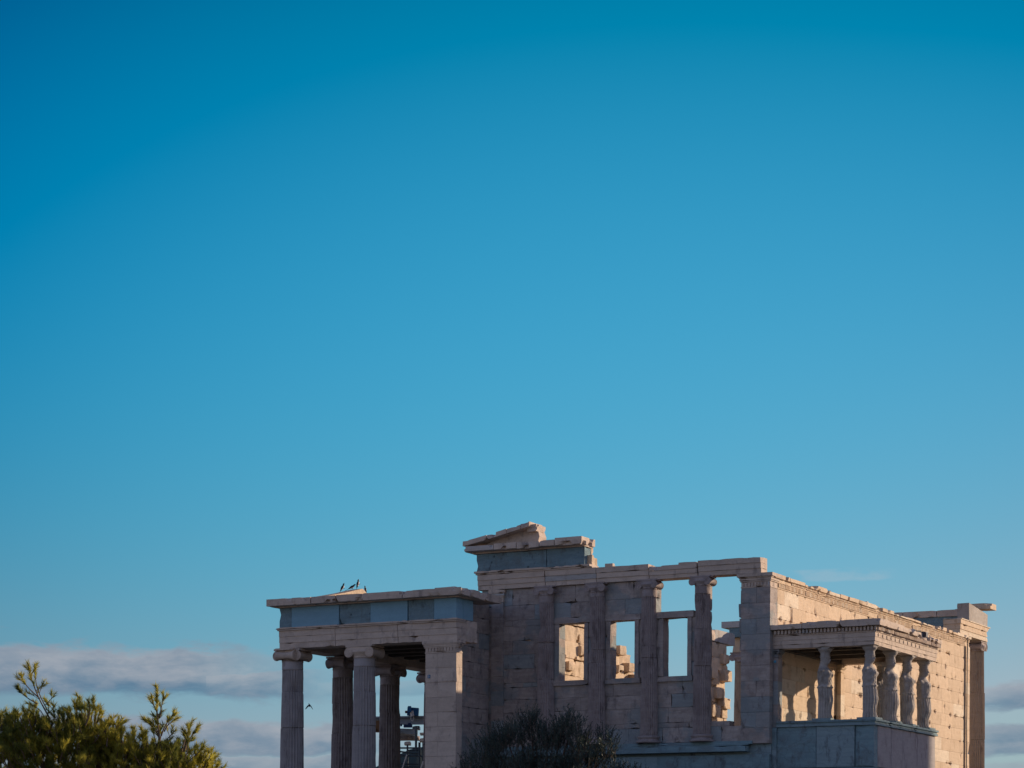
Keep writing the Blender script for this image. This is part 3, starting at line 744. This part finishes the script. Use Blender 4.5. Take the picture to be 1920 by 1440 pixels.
for (a, b, e) in ((-18.30, -16.4, .03), (-16.38, -15.35, .10), (-15.33, -14.3, .04), (-14.28, -12.6, .03), (-12.58, -10.22, .02)):
    mb.gbox(a, b - .01, NY - .80, NY + .5, 5.09, 5.34, .11, .012, e)
mb.gbox(-18.1, -10.5, NY - .48, NY + .4, 5.052, 5.10, .3, .006, .01, mx=60)
mb.gbox(-11.2, -10.24, NY + .502, .05, 5.07, 5.33, .12, .012, .03)
mb.gbox(NX - .62, NX + .3, NY + .502, NY + SEp * 3 + .8, 5.05, 5.3, .2, .012, .04); mb.gbox(NX + .3, -11.65, NY + SEp * 3 - .4, NY + SEp * 3 + .8, 5.05, 5.3, .3, .012, .04)
mb.gbox(-11.4, -10.6, NY - .6, NY - .1, 5.335, 5.40, .12, .02, .03)
mb.build('cornice', M['arch'], temple)
# back of the porch gable: sunlit sloping pediment wall
mb = MB(); st = len(mb.v)
mb.prism([(NY - .1, 5.31), (3.35, 5.31), (3.3, 5.9), (3.1, 6.05), (2.75, 6.12), (2.36, 6.28), (1.17, 6.0), (-.2, 5.71), (-1.6, 5.40)], NX - .35, NX + .18, 0)
for i in range(9): mb.gbox(NX - .3, NX + .25, 2.9 + i * .2, 3.15 + i * .2, 5.32, 6.02 - i * .07 + random.uniform(-.05, .05), .12, .06, .08)
mb.worn(st, .015, 2); mb.build('gable_wall', M['ruin'], temple)
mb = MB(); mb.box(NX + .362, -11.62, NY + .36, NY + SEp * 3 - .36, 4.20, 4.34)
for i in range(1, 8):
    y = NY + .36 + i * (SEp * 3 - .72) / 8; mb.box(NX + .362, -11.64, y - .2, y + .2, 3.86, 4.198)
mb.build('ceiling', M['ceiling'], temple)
mb = MB(); mb.gbox(NX - .9, -10.9, NY - .9, NY + SEp * 3 + .9, -4.4, ZB - .002, .8, .01, .03); mb.gbox(NX - 1.3, -10.7, NY - 1.3, NY + SEp * 3 + 1.3, -4.8, -4.402, .8, .01, .03); mb.build('stylobate', M['podium'], temple)

for o in set(bpy.data.objects) - before:
    for v in o.data.vertices: v.co = REF(v.co)
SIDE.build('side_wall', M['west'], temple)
# ================================================================ small things on the temple
def bird(loc, heading, pitch, tail, label, group, head=1, flying=False, sc=.85):
    st = MB(); body = MB()
    # one continuous body: beak, head, breast, rump, long tail
    prof = [(.235, .002), (.21, .010), (.19, .026), (.165, .034), (.135, .032), (.10, .048), (.04, .062), (-.04, .055), (-.09, .034), (-.13, .02), (-.2, .018), (-.30, .016), (-.36 * tail - .02, .006)]
    n = 10; vs = []; fs = []
    for (x, r) in prof:
        flat = .35 if x < -.12 else 1; dz = -.012 if x < -.1 else (.03 if x > .13 else 0)
        for i in range(n):
            a = 2 * math.pi * i / n; vs.append((x, r * math.cos(a), dz + r * math.sin(a) * flat))
    for k in range(len(prof) - 1):
        for i in range(n): j = (i + 1) % n; fs.append((k * n + i, k * n + j, k * n + n + j, k * n + n + i))
    fs.append(tuple(range(n))); fs.append(tuple((len(prof) - 1) * n + i for i in range(n)))
    body.add(vs, fs)
    for i, f in enumerate(fs[:-2]):
        k, a = divmod(i, n)
        if 5 <= k <= 7 and 6 <= a <= 8: body.mi[i] = 1
    o = body.build('magpie', [M['bird_black'], M['bird_white']], None, smooth=True)
    for sgn in (-1, 1):
        wb = MB()
        if flying:
            pts = [(.10, .03, .03), (.12, .13, -.06), (.04, .22, -.24), (-.05, .20, -.22), (-.06, .12, -.08), (-.06, .03, .02)]
        else:
            pts = [(.08, .05, .03), (.03, .064, .035), (-.12, .035, .01), (-.17, .015, .0), (-.1, .05, -.02), (.03, .063, -.01)]
        top = [(x, sgn * y, z + .006) for x, y, z in pts]; bot = [(x, sgn * (y - .012), z - .008) for x, y, z in pts]; m_ = len(pts)
        wb.add(top + bot, [tuple(range(m_)), tuple(range(2 * m_ - 1, m_ - 1, -1))] + [(i, (i + 1) % m_, m_ + (i + 1) % m_, m_ + i) for i in range(m_)])
        wb.build('wing', M['bird_black'], o)
    if not flying:
        for sgn in (-1, 1):
            lb = MB(); lb.tube([(.0, sgn * .02, -.05), (.005 + .05 * math.sin(pitch), sgn * .022, -.05 - .06)], .005, 5); lb.build('leg', M['bird_black'], o)
    o.location = REF(loc); o.rotation_euler = (0, -pitch, heading); o.scale = (sc, sc, sc)
    return tag(o, label, 'bird', group)
def gz(y): return 6.28 - (2.36 - y) * .228
G = 'magpies perched on the porch gable'
bird((NX - .05, 1.30, gz(1.30) + 0.17), R(20), R(58), 1, 'black and white magpie sitting upright, leftmost bird on the sloping gable edge', G)
bird((NX - .05, 1.95, gz(1.95) + 0.12), R(10), R(24), 1.15, 'magpie leaning forward with long tail stretched level, second bird along the gable', G)
bird((NX - .05, 2.38, 6.28 + 0.19), R(5), R(72), .9, 'tallest magpie, standing erect on the very peak of the gable', G)
bird((NX - .0, 2.85, 6.11 + .20), R(200), R(70), .4, 'small hunched magpie just right of the gable peak', G, sc=.7)
bird((-16.58, -2.6, 1.50), R(-48), R(-30), .8, 'magpie flying with lowered wings between the porch columns', None, flying=True, sc=.62)

t = tag(MB(), None) if False else None
mb = MB(); mb.box(-11.80, -11.70, NY - .375, NY - .356, 2.30, 2.42)
mb.v = [tuple(REF(v)) for v in mb.v]; o = mb.build('number_plate', M['signblue'], None); tag(o, 'tiny square blue plate fixed high on the porch pier', 'plate')
p = MB(); p.box(-11.775, -11.765, NY - .379, NY - .3755, 2.325, 2.395); p.box(-11.735, -11.725, NY - .379, NY - .3755, 2.325, 2.395); p.box(-11.764, -11.736, NY - .379, NY - .3755, 2.325, 2.335); p.box(-11.764, -11.736, NY - .379, NY - .3755, 2.385, 2.395)
p.v = [tuple(REF(v)) for v in p.v]; p.build('digit', M['lampwhite'], o)
mb = MB(); mb.lathe((0, 0, 0), [(.045, 0), (.05, .012), (.02, .02)], 12)
for i, v in enumerate(mb.v): mb.v[i] = (.09 + v[0], PY0 - .03 - v[2], 2.62 + v[1])
tag(mb.build('survey_target', plain_mat('pale_blue_reflector', (.12, .35, .5), .3), None), 'small pale blue round survey target at the top of the wall pilaster', 'target')

def floodlight(loc, rz, label, dark):
    t = thing('floodlight', label, 'lamp', loc, 'floodlights on the statue porch roof')
    b = MB(); b.gbox(-.16, .16, -.11, .11, .06, .26, .08, .0, .02); o = b.build('housing', M['lampdark' if dark else 'lampwhite'], None); o.parent = t
    g = MB(); g.box(.162, .175, -.09, .09, .08, .24); o = g.build('glass', M['lampdark'], None); o.parent = t
    k = MB(); k.box(-.05, .05, -.13, -.115, 0, .2); k.box(-.05, .05, .115, .13, 0, .2); k.box(-.06, .06, -.13, .13, -.012, 0); o = k.build('bracket', M['steel'], None); o.parent = t
    t.rotation_euler = (0, 0, rz)
floodlight((3.2, 4.75, 3.76), R(10), 'white boxy floodlight on the porch roof edge, left of the dark one', False)
floodlight((3.2, 5.35, 3.76), R(-20), 'dark boxy floodlight on the porch roof edge between two pale blocks', True)
floodlight((3.1, 6.35, 3.82), R(0), 'small dark floodlight at the right end of the statue porch roof', True)
mb = MB(); mb.tube([(.11, SL - .50, ZT - .1), (.10, SL - .50, 5.2), (.09, SL - .50, 4.6), (.09, SL - .51, 0), (.09, SL - .51, -1.8)], .022, 6)
tag(mb.build('lightning_conductor', M['pipe'], None), 'thin dark cable running down the sunlit corner pier of the long wall', 'cable')

# ---- gantry and scaffold behind the north porch
def D(u, v, dist):
    a, b = u - 960, v - 720; c, s = math.cos(RHO), math.sin(RHO); x = c * a + s * b; y = -s * a + c * b - (V0 - 720)
    return CAMLOC + (fwd + rgt * (x / F) - upv * (y / F)) * dist
def bar(mb, p, q, w_, h_):
    p, q = Vector(p), Vector(q); d = (q - p).normalized(); s = d.cross(upv).normalized(); u_ = s.cross(d)
    vs = [pp + s * a * w_ / 2 + u_ * b * h_ / 2 for pp in (p, q) for a in (-1, 1) for b in (-1, 1)]
    mb.add(vs, [(0, 1, 3, 2), (4, 6, 7, 5), (0, 4, 5, 1), (2, 3, 7, 6), (0, 2, 6, 4), (1, 5, 7, 3)])
t = thing('gantry_crane', 'grey steel gantry beam with blue hoist standing behind the left porch columns', 'crane', D(750, 1500, 95))
mb = MB(); bar(mb, D(690, 1345.5, 95), D(830, 1343.5, 95), .35, .06); bar(mb, D(690, 1351, 95), D(830, 1350, 95), .08, .26); bar(mb, D(690, 1357.5, 95), D(830, 1356.5, 95), .35, .06)
mb.build('beam', M['steel'], t)
for u in (692, 828): mb = MB(); bar(mb, D(u, 1352, 95), D(u, 1560, 95), .25, .25); mb.build('leg', M['steel'], t)
mb = MB(); bar(mb, D(764, 1334, 94.9), D(785, 1335.5, 94.9), .5, .32); bar(mb, D(765, 1330, 94.6), D(771, 1330, 94.6), .3, .25)
h = mb.build('hoist', M['bluepaint'], t)
mb = MB(); bar(mb, D(759.5, 1335, 94.9), D(764, 1335, 94.9), .09, .10); mb.build('motor', M['red'], h)
mb = MB(); pts = [D(773 + 2.5 * math.sin(k * .6), 1340 + 6 * (1 - math.cos(k * .6)) , 94.7) for k in range(11)]; mb.tube(pts, .02, 5); mb.tube([D(772, 1333, 94.6), D(773, 1343, 94.6)], .08, 6); mb.build('hook', M['lampwhite'], h)
mb = MB(); bar(mb, D(757, 1361.5, 94.5), D(773, 1361.5, 94.5), .4, .10); bar(mb, D(765, 1357.5, 94.5), D(771, 1357.5, 94.5), .2, .08); bar(mb, D(750.5, 1359.5, 94.5), D(754, 1359.5, 94.5), .1, .1); mb.build('trolley', M['dkblue'], t)
t = thing('scaffolding', 'dark tube scaffolding with stacked marble slabs behind the left porch', 'scaffold', D(770, 1500, 94))
mb = MB()
for (u, v0, v1, r) in ((780, 1361, 1408, .05), (786.5, 1392, 1460, .05), (764, 1396, 1460, .04), (793, 1392, 1460, .03)): mb.tube([D(u, v0, 94), D(u, v1, 94)], r, 6)
for (a, b) in (((748, 1402.5), (785, 1402.5)), ((764, 1407), (785, 1407)), ((748, 1417), (785, 1417.5)), ((748, 1432.5), (786, 1433)), ((748, 1438), (786, 1438.5)), ((748, 1409), (782, 1413.5)), ((780, 1411), (793, 1420))): mb.tube([D(*a, 94), D(*b, 94)], .035, 6)
mb.build('tubes', M['pipe'], t)
mb = MB(); mb.tube([D(754, 1442, 93.8), D(763, 1415, 93.8)], .03, 6); mb.build('brace', M['lampwhite'], t); mb = MB(); mb.tube([D(789, 1442, 93.8), D(794, 1427, 93.8)], .035, 6); mb.build('brace', M['lampwhite'], t)
def slab(u0, u1, v0, v1, d, mat, name, label, g=None):
    mb = MB(); st = len(mb.v); a = D(u0, v0, d); b = D(u1, v1, d); L_ = (D(u1, v0, d) - a).length; h_ = abs(a.z - b.z)
    mb.gbox(0, L_, 0, .8, 0, h_, .15, .015, .03)
    for i, v in enumerate(mb.v):
        q = a + rgt * v[0] + fwd * v[1] + upv * (v[2] - h_); mb.v[i] = tuple(q)
    tag(mb.build(name, mat, None), label, 'stone slab', g)
G2 = 'marble slabs stacked on the scaffold'
slab(736, 782, 1366, 1377, 94.6, M['steel'], 'stone_slab', 'grey flat slab below the gantry beam beside the right inner column', G2)
slab(745, 786, 1379, 1387, 95.5, M['column'], 'stone_slab', 'brown grey ragged slab under the flat grey slab', G2)
slab(757.5, 769.5, 1390, 1396, 94.0, M['white'], 'stone_slab', 'small sunlit cream block standing on a thin post', G2)
slab(786, 797, 1384, 1390, 94.0, M['white'], 'stone_slab', 'sunlit cream block at the right end of the scaffold', G2)
slab(787, 797, 1373.5, 1377, 94.0, M['white'], 'stone_slab', 'thin sunlit slab just under the gantry at the pier edge', G2)
slab(773, 787, 1361, 1367, 95.2, M['steel'], 'stone_slab', 'small grey block beside the dark blue trolley', G2)
mb = MB(); bar(mb, D(702, 1362, 94.4), D(712, 1362, 94.4), .5, .45); bar(mb, D(705, 1370, 94.4), D(712, 1370, 94.4), .5, .12); tag(mb.build('timber_crate', M['wood'], None), 'brown timber block under the gantry beam between two inner columns', 'timber')

# ================================================================ unseen south-east temple, shortened and placed so its shadow falls on the podium
tp = thing('shadow_temple', 'unseen marble temple to the south-east, shortened and placed to shade the statue porch podium', 'temple', (48, 30, -2))
TX, TY = 33.7, 45.4
mb = MB(); mb.box(TX - .3, TX + 30, TY - 30, TY + .3, 9.2, 13.0); mb.build('entablature', M['wall'], tp)
mb = MB(); mb.box(TX + 3.4, TX + 26, TY - 27, TY - 3.4, -1, 9.2); mb.build('cella_wall', M['wall'], tp)
mb = MB()
for k in range(3): mb.box(TX - .8 - .7 * k, TX + 31 + .7 * k, TY - 31 - .7 * k, TY + .8 + .7 * k, -1.5 - .5 * k, -1.0 - .5 * k)
mb.build('steps', M['wall'], tp)
first = None
for k in range(8):
    x, y = TX + .95, TY - .95 - 4.0 * k
    mb = MB(); mb.lathe((x, y, -1), [(.85, 0), (.82, 3), (.66, 8.8), (.9, 9.2), (.9, 9.6)], 20)
    if k == 0: first = mb.build('column', M['wall'], tp, smooth=True)
    else: c = first.copy(); COL.objects.link(c); c.location = first.location + Vector((0, -4.0 * k, 0))

# ================================================================ ground, hills
def gheight(x, y):
    z = -6.5
    s = lambda v, a, b: (lambda t: t * t * (3 - 2 * t))(max(0, min(1, (v - a) / (b - a))))
    z += 2.4 * s(y, -60, -8)                       # rises towards the temple
    z += 2.2 * s(x, 1.5, 5) * s(y, -3, 4)          # southern terrace
    z -= 60 * s(max(abs(x - 20) - 110, abs(y - 10) - 130), 0, 120)
    return z + .12 * noise.noise(Vector((x * .3, y * .3, 0)))
xs = sorted(set([-6000, -3000, -1500, -700, -350, -200] + [i * 3 - 150 for i in range(110)] + [200, 300, 500, 1000, 2500, 6000]))
ys = sorted(set([-6000, -3000, -1000, -400, -200] + [i * 3 - 150 for i in range(100)] + [180, 250, 400, 800, 1600, 3200, 7000]))
mb = MB(); mb.add([(x, y, gheight(x, y)) for y in ys for x in xs], [(j * len(xs) + i, j * len(xs) + i + 1, (j + 1) * len(xs) + i + 1, (j + 1) * len(xs) + i) for j in range(len(ys) - 1) for i in range(len(xs) - 1)])
tag(mb.build('ground', M['ground'], None, smooth=True, fix=False), kind='structure')
def hill(name, c, r, h, seed, pk=1.4):
    mb = MB(); n = 48; k = 24; vs = []; fs = []
    for j in range(k + 1):
        t = j / k
        for i in range(n):
            a = 2 * math.pi * i / n; rr = r * t * (1 + .25 * noise.noise(Vector((math.cos(a) * 1.5, math.sin(a) * 1.5, seed))))
            x, y = c[0] + rr * math.cos(a), c[1] + rr * math.sin(a)
            z = c[2] + h * math.exp(-(t * 2) ** pk) + h * .08 * noise.noise(Vector((x * .012, y * .012, seed)))
            vs.append((x, y, z))
    for j in range(k):
        for i in range(n): q = (i + 1) % n; fs.append((j * n + i, j * n + q, j * n + n + q, j * n + n + i))
    mb.add(vs, fs); tag(mb.build(name, M['hillmat'], None, smooth=True), kind='structure')
hc = D(800, 1500, 2100); hill('hill', (hc.x, hc.y, -60), 420, 178, 3, 1.6)
hc = D(487, 1500, 2600); hill('hill', (hc.x, hc.y, -60), 380, 178, 8, 1.6)

# ================================================================ trees
def pine():
    rnd = random.Random(4); base = D(170, 1600, 35); base.z = gheight(base.x, base.y)
    t = thing('pine_tree', 'yellow green pine tree with loose spiky shoots at the lower left corner', 'tree', tuple(base))
    # shoots: (tip u, tip v, depth offset, root u, root v)
    shoots = [(52, 1242, 0, 92, 1345, 1.0), (66, 1246, .05, 88, 1330, .7), (38, 1262, .1, 75, 1310, .8), (32, 1288, 0, 70, 1320, .7), (104, 1300, 0, 85, 1322, .5), (104, 1322, .1, 88, 1340, .6), (50, 1318, .1, 80, 1340, .6),
              (150, 1306, .2, 165, 1370, 1), (176, 1312, 0, 170, 1370, .9), (138, 1313, .3, 150, 1360, .9), (190, 1325, .1, 178, 1375, 1), (165, 1310, -.2, 160, 1360, .9), (200, 1350, 0, 185, 1390, 1),
              (294, 1287, 0, 303, 1412, 1.2), (283, 1306, .05, 298, 1345, .8), (308, 1306, .0, 300, 1345, .9), (328, 1337, 0, 302, 1380, 1), (336, 1345, .1, 308, 1372, .8), (266, 1344, .1, 300, 1385, .9), (278, 1350, 0, 300, 1385, .8), (290, 1350, .2, 300, 1390, .6), (330, 1368, .1, 306, 1392, .7),
              (362, 1350, 0, 340, 1410, 1.1), (372, 1362, .1, 345, 1410, 1), (346, 1374, .2, 340, 1420, .8), (382, 1400, 0, 350, 1430, .9), (397, 1405, .1, 372, 1440, .8), (405, 1418, 0, 380, 1445, .8), (354, 1362, -.1, 345, 1410, .9),
              (228, 1370, 0, 235, 1420, 1), (252, 1365, .2, 255, 1415, 1), (243, 1380, 0, 245, 1420, .8), (268, 1375, -.1, 268, 1420, 1), (12, 1340, .2, 30, 1380, .8), (28, 1330, 0, 40, 1370, .8), (48, 1330, -.2, 60, 1370, .8), (2, 1345, .3, 10, 1380, .8), (118, 1330, .1, 115, 1370, .8), (205, 1372, -.2, 200, 1400, .8), (213, 1375, .2, 210, 1400, .8)]
    nd = MB(); br = MB()
    V = []; Fc = []
    def tuft(p, d, L_, n):
        d = d.normalized(); a = d.orthogonal().normalized(); b = d.cross(a)
        for _ in range(n):
            th = rnd.uniform(0, 6.283); sp = rnd.uniform(.25, 1.0); v = (d + (a * math.cos(th) + b * math.sin(th)) * sp).normalized()
            q = p - d * rnd.uniform(0, L_ * .9); s = v.cross(Vector((rnd.uniform(-1, 1), rnd.uniform(-1, 1), rnd.uniform(-1, 1)))).normalized() * .0045; l = L_ * 1.3 * rnd.uniform(.6, 1.1)
            i = len(V); V.extend([q - s, q + s, q + v * l]); Fc.append((i, i + 1, i + 2))
    def shoot(p0, p1, k, dens=1.0):
        n = max(3, int((p1 - p0).length / .035)); bend = Vector((rnd.uniform(-.05, .05), rnd.uniform(-.05, .05), 0))
        pts = [p0.lerp(p1, i / n) + bend * math.sin(math.pi * i / n) for i in range(n + 1)]
        br.tube(pts, [.012 * k * (1 - .8 * i / n) + .002 for i in range(n + 1)], 5)
        for i in range(1, n + 1):
            tt = i / n
            if tt < .3: continue
            d = pts[i] - pts[i - 1]
            if tt > .72: tuft(pts[i], d, .082, int(20 * dens))
            if rnd.random() < .42 * dens and tt < .97:
                s = (d.normalized() * .55 + Vector((rnd.uniform(-1, 1), rnd.uniform(-1, 1), rnd.uniform(-.1, .7)))).normalized(); L_ = rnd.uniform(.09, .24) * (1.3 - tt)
                q = pts[i] + s * L_ + Vector((0, 0, .02)); br.tube([pts[i], q], [.005, .002], 4); tuft(q, (s + Vector((0, 0, .4))), .085, 30); tuft(pts[i].lerp(q, .65), s, .075, 14)
    for (u, v, dz, ru, rv, k) in shoots:
        d = 35 + dz * 1.5; shoot(D(ru, rv, d), D(u, v, d), k, 1.0)
    # crown mass: many upright shoots inside lobes
    lobes = [(20, 1400, .35, .38), (75, 1385, .45, .42), (150, 1395, .5, .5), (185, 1400, .3, .4), (120, 1430, .7, .5), (240, 1425, .38, .33), (300, 1430, .38, .35), (350, 1440, .35, .3), (60, 1450, .7, .5), (200, 1460, .7, .5), (320, 1470, .6, .4), (-30, 1420, .5, .5), (-90, 1450, .6, .5)]
    for (u, v, rx, rz) in lobes:
        c = D(u, v, 35.2)
        for _ in range(int(175 * rx / .5)):
            a = rnd.uniform(0, 6.283); ph = math.acos(rnd.uniform(-.5, 1)); rr = rnd.uniform(.55, 1.0) ** .5
            o_ = Vector((math.cos(a) * math.sin(ph) * rx, math.sin(a) * math.sin(ph) * rx * 1.5, math.cos(ph) * rz)) * rr
            p = c + o_; d = (o_.normalized() * .8 + Vector((rnd.uniform(-.3, .3), rnd.uniform(-.3, .3), .9))).normalized(); L_ = rnd.uniform(.1, .26)
            if rr > .8 and rnd.random() < .3: shoot(p - d * .1, p + d * L_, .6, .8)
            else: tuft(p, d, .085, 34); tuft(p - d * .06, d, .08, 26)
    nd.v = [tuple(v) for v in V]; nd.f = Fc; nd.mi = [0] * len(Fc)
    nd.build('crown', M['pine'], t, fix=False)
    tr = MB(); top = D(170, 1400, 35.3)
    tr.tube([base, base.lerp(top, .5) + Vector((.08, 0, 0)), top], [.16, .12, .05], 8); tr.build('trunk', M['bark'], t)
    for (u, v, rx, rz) in lobes: br.tube([base.lerp(top, .45), D(u, v + 40, 35.2), D(u, v, 35.2)], [.07, .045, .02], 6)
    for (u, v) in ((92, 1345), (165, 1370), (303, 1412), (340, 1415), (235, 1420)): br.tube([D(u + 5, 1480, 35.1), D(u, v, 35)], [.03, .014], 5)
    br.build('branches', M['bark'], t)
pine()
def olive():
    rnd = random.Random(9); base = Vector((-5.5, -6.0, -4.25)); t = thing('olive_tree', 'dark grey green olive tree in shade before the temple west wall', 'tree', tuple(base))
    # crown outline lobes (u, v, radius) on the plane y = -6
    dist = (Vector((-5.5, -6, 0)) - CAMLOC).dot(fwd)
    lob = [(930, 1462, .6), (1000, 1455, .6), (1060, 1458, .6), (975, 1475, .8), (1040, 1480, .8), (893, 1440, .38), (915, 1415, .42), (930, 1400, .34), (953, 1392, .38), (975, 1378, .32), (996, 1358, .28), (1006, 1390, .5), (1028, 1392, .4), (1052, 1378, .34), (1073, 1360, .28), (1070, 1395, .5), (1088, 1402, .36), (1098, 1425, .38), (960, 1430, .8), (1030, 1435, .85), (1080, 1445, .6), (1134, 1396, .22), (1140, 1412, .26), (1122, 1432, .34), (880, 1470, .5), (1000, 1470, 1.0), (1080, 1480, .8), (1150, 1455, .32), (1180, 1464, .25), (1205, 1468, .15)]
    V = []; Fc = []; br = MB()
    def leaf(p, d, L_):
        s = d.cross(Vector((rnd.uniform(-1, 1), rnd.uniform(-1, 1), rnd.uniform(-1, 1)))).normalized() * L_ * .13; i = len(V)
        V.extend([p, p + d * L_ * .5 + s, p + d * L_, p + d * L_ * .5 - s]); Fc.append((i, i + 1, i + 2, i + 3))
    for (u, v, r) in lob:
        c = D(u, v, dist + rnd.uniform(-.5, .5))
        for _ in range(int(105 * r / .5)):
            a = rnd.uniform(0, 6.283); ph = math.acos(rnd.uniform(-.6, 1)); rr = rnd.uniform(.3, 1.0) ** .5
            o_ = Vector((math.cos(a) * math.sin(ph), math.sin(a) * math.sin(ph) * 1.2, math.cos(ph))) * r * rr
            p = c + o_; d = (o_.normalized() * .7 + Vector((rnd.uniform(-.35, .35), rnd.uniform(-.35, .35), 1.25))).normalized(); n = rnd.randint(8, 17); L_ = rnd.uniform(.2, .62) * (1 if r < .6 else .7)
            for k in range(n):
                q = p + d * (L_ * k / n); side = Vector((rnd.uniform(-1, 1), rnd.uniform(-1, 1), rnd.uniform(-.4, .6))); leaf(q, (d * .9 + side * .7).normalized(), rnd.uniform(.07, .11))
            if rr > .75: br.tube([p - d * .1, p + d * L_], [.006, .002], 3)
    cr = MB(); cr.v = [tuple(v) for v in V]; cr.f = Fc; cr.mi = [0] * len(Fc); cr.build('crown', M['olive'], t, fix=False)
    tr = MB(); tr.tube([base, base + Vector((.15, 0, .9)), base + Vector((-.1, .1, 1.6))], [.32, .24, .18], 10); tr.build('trunk', M['bark'], t)
    for (u, v, r) in lob: br.tube([base + Vector((0, 0, 1.4)), base.lerp(D(u, v, dist), .5) + Vector((0, 0, .5)), D(u, v, dist)], [.09, .05, .015], 5)
    br.build('branches', M['bark'], t)
olive()
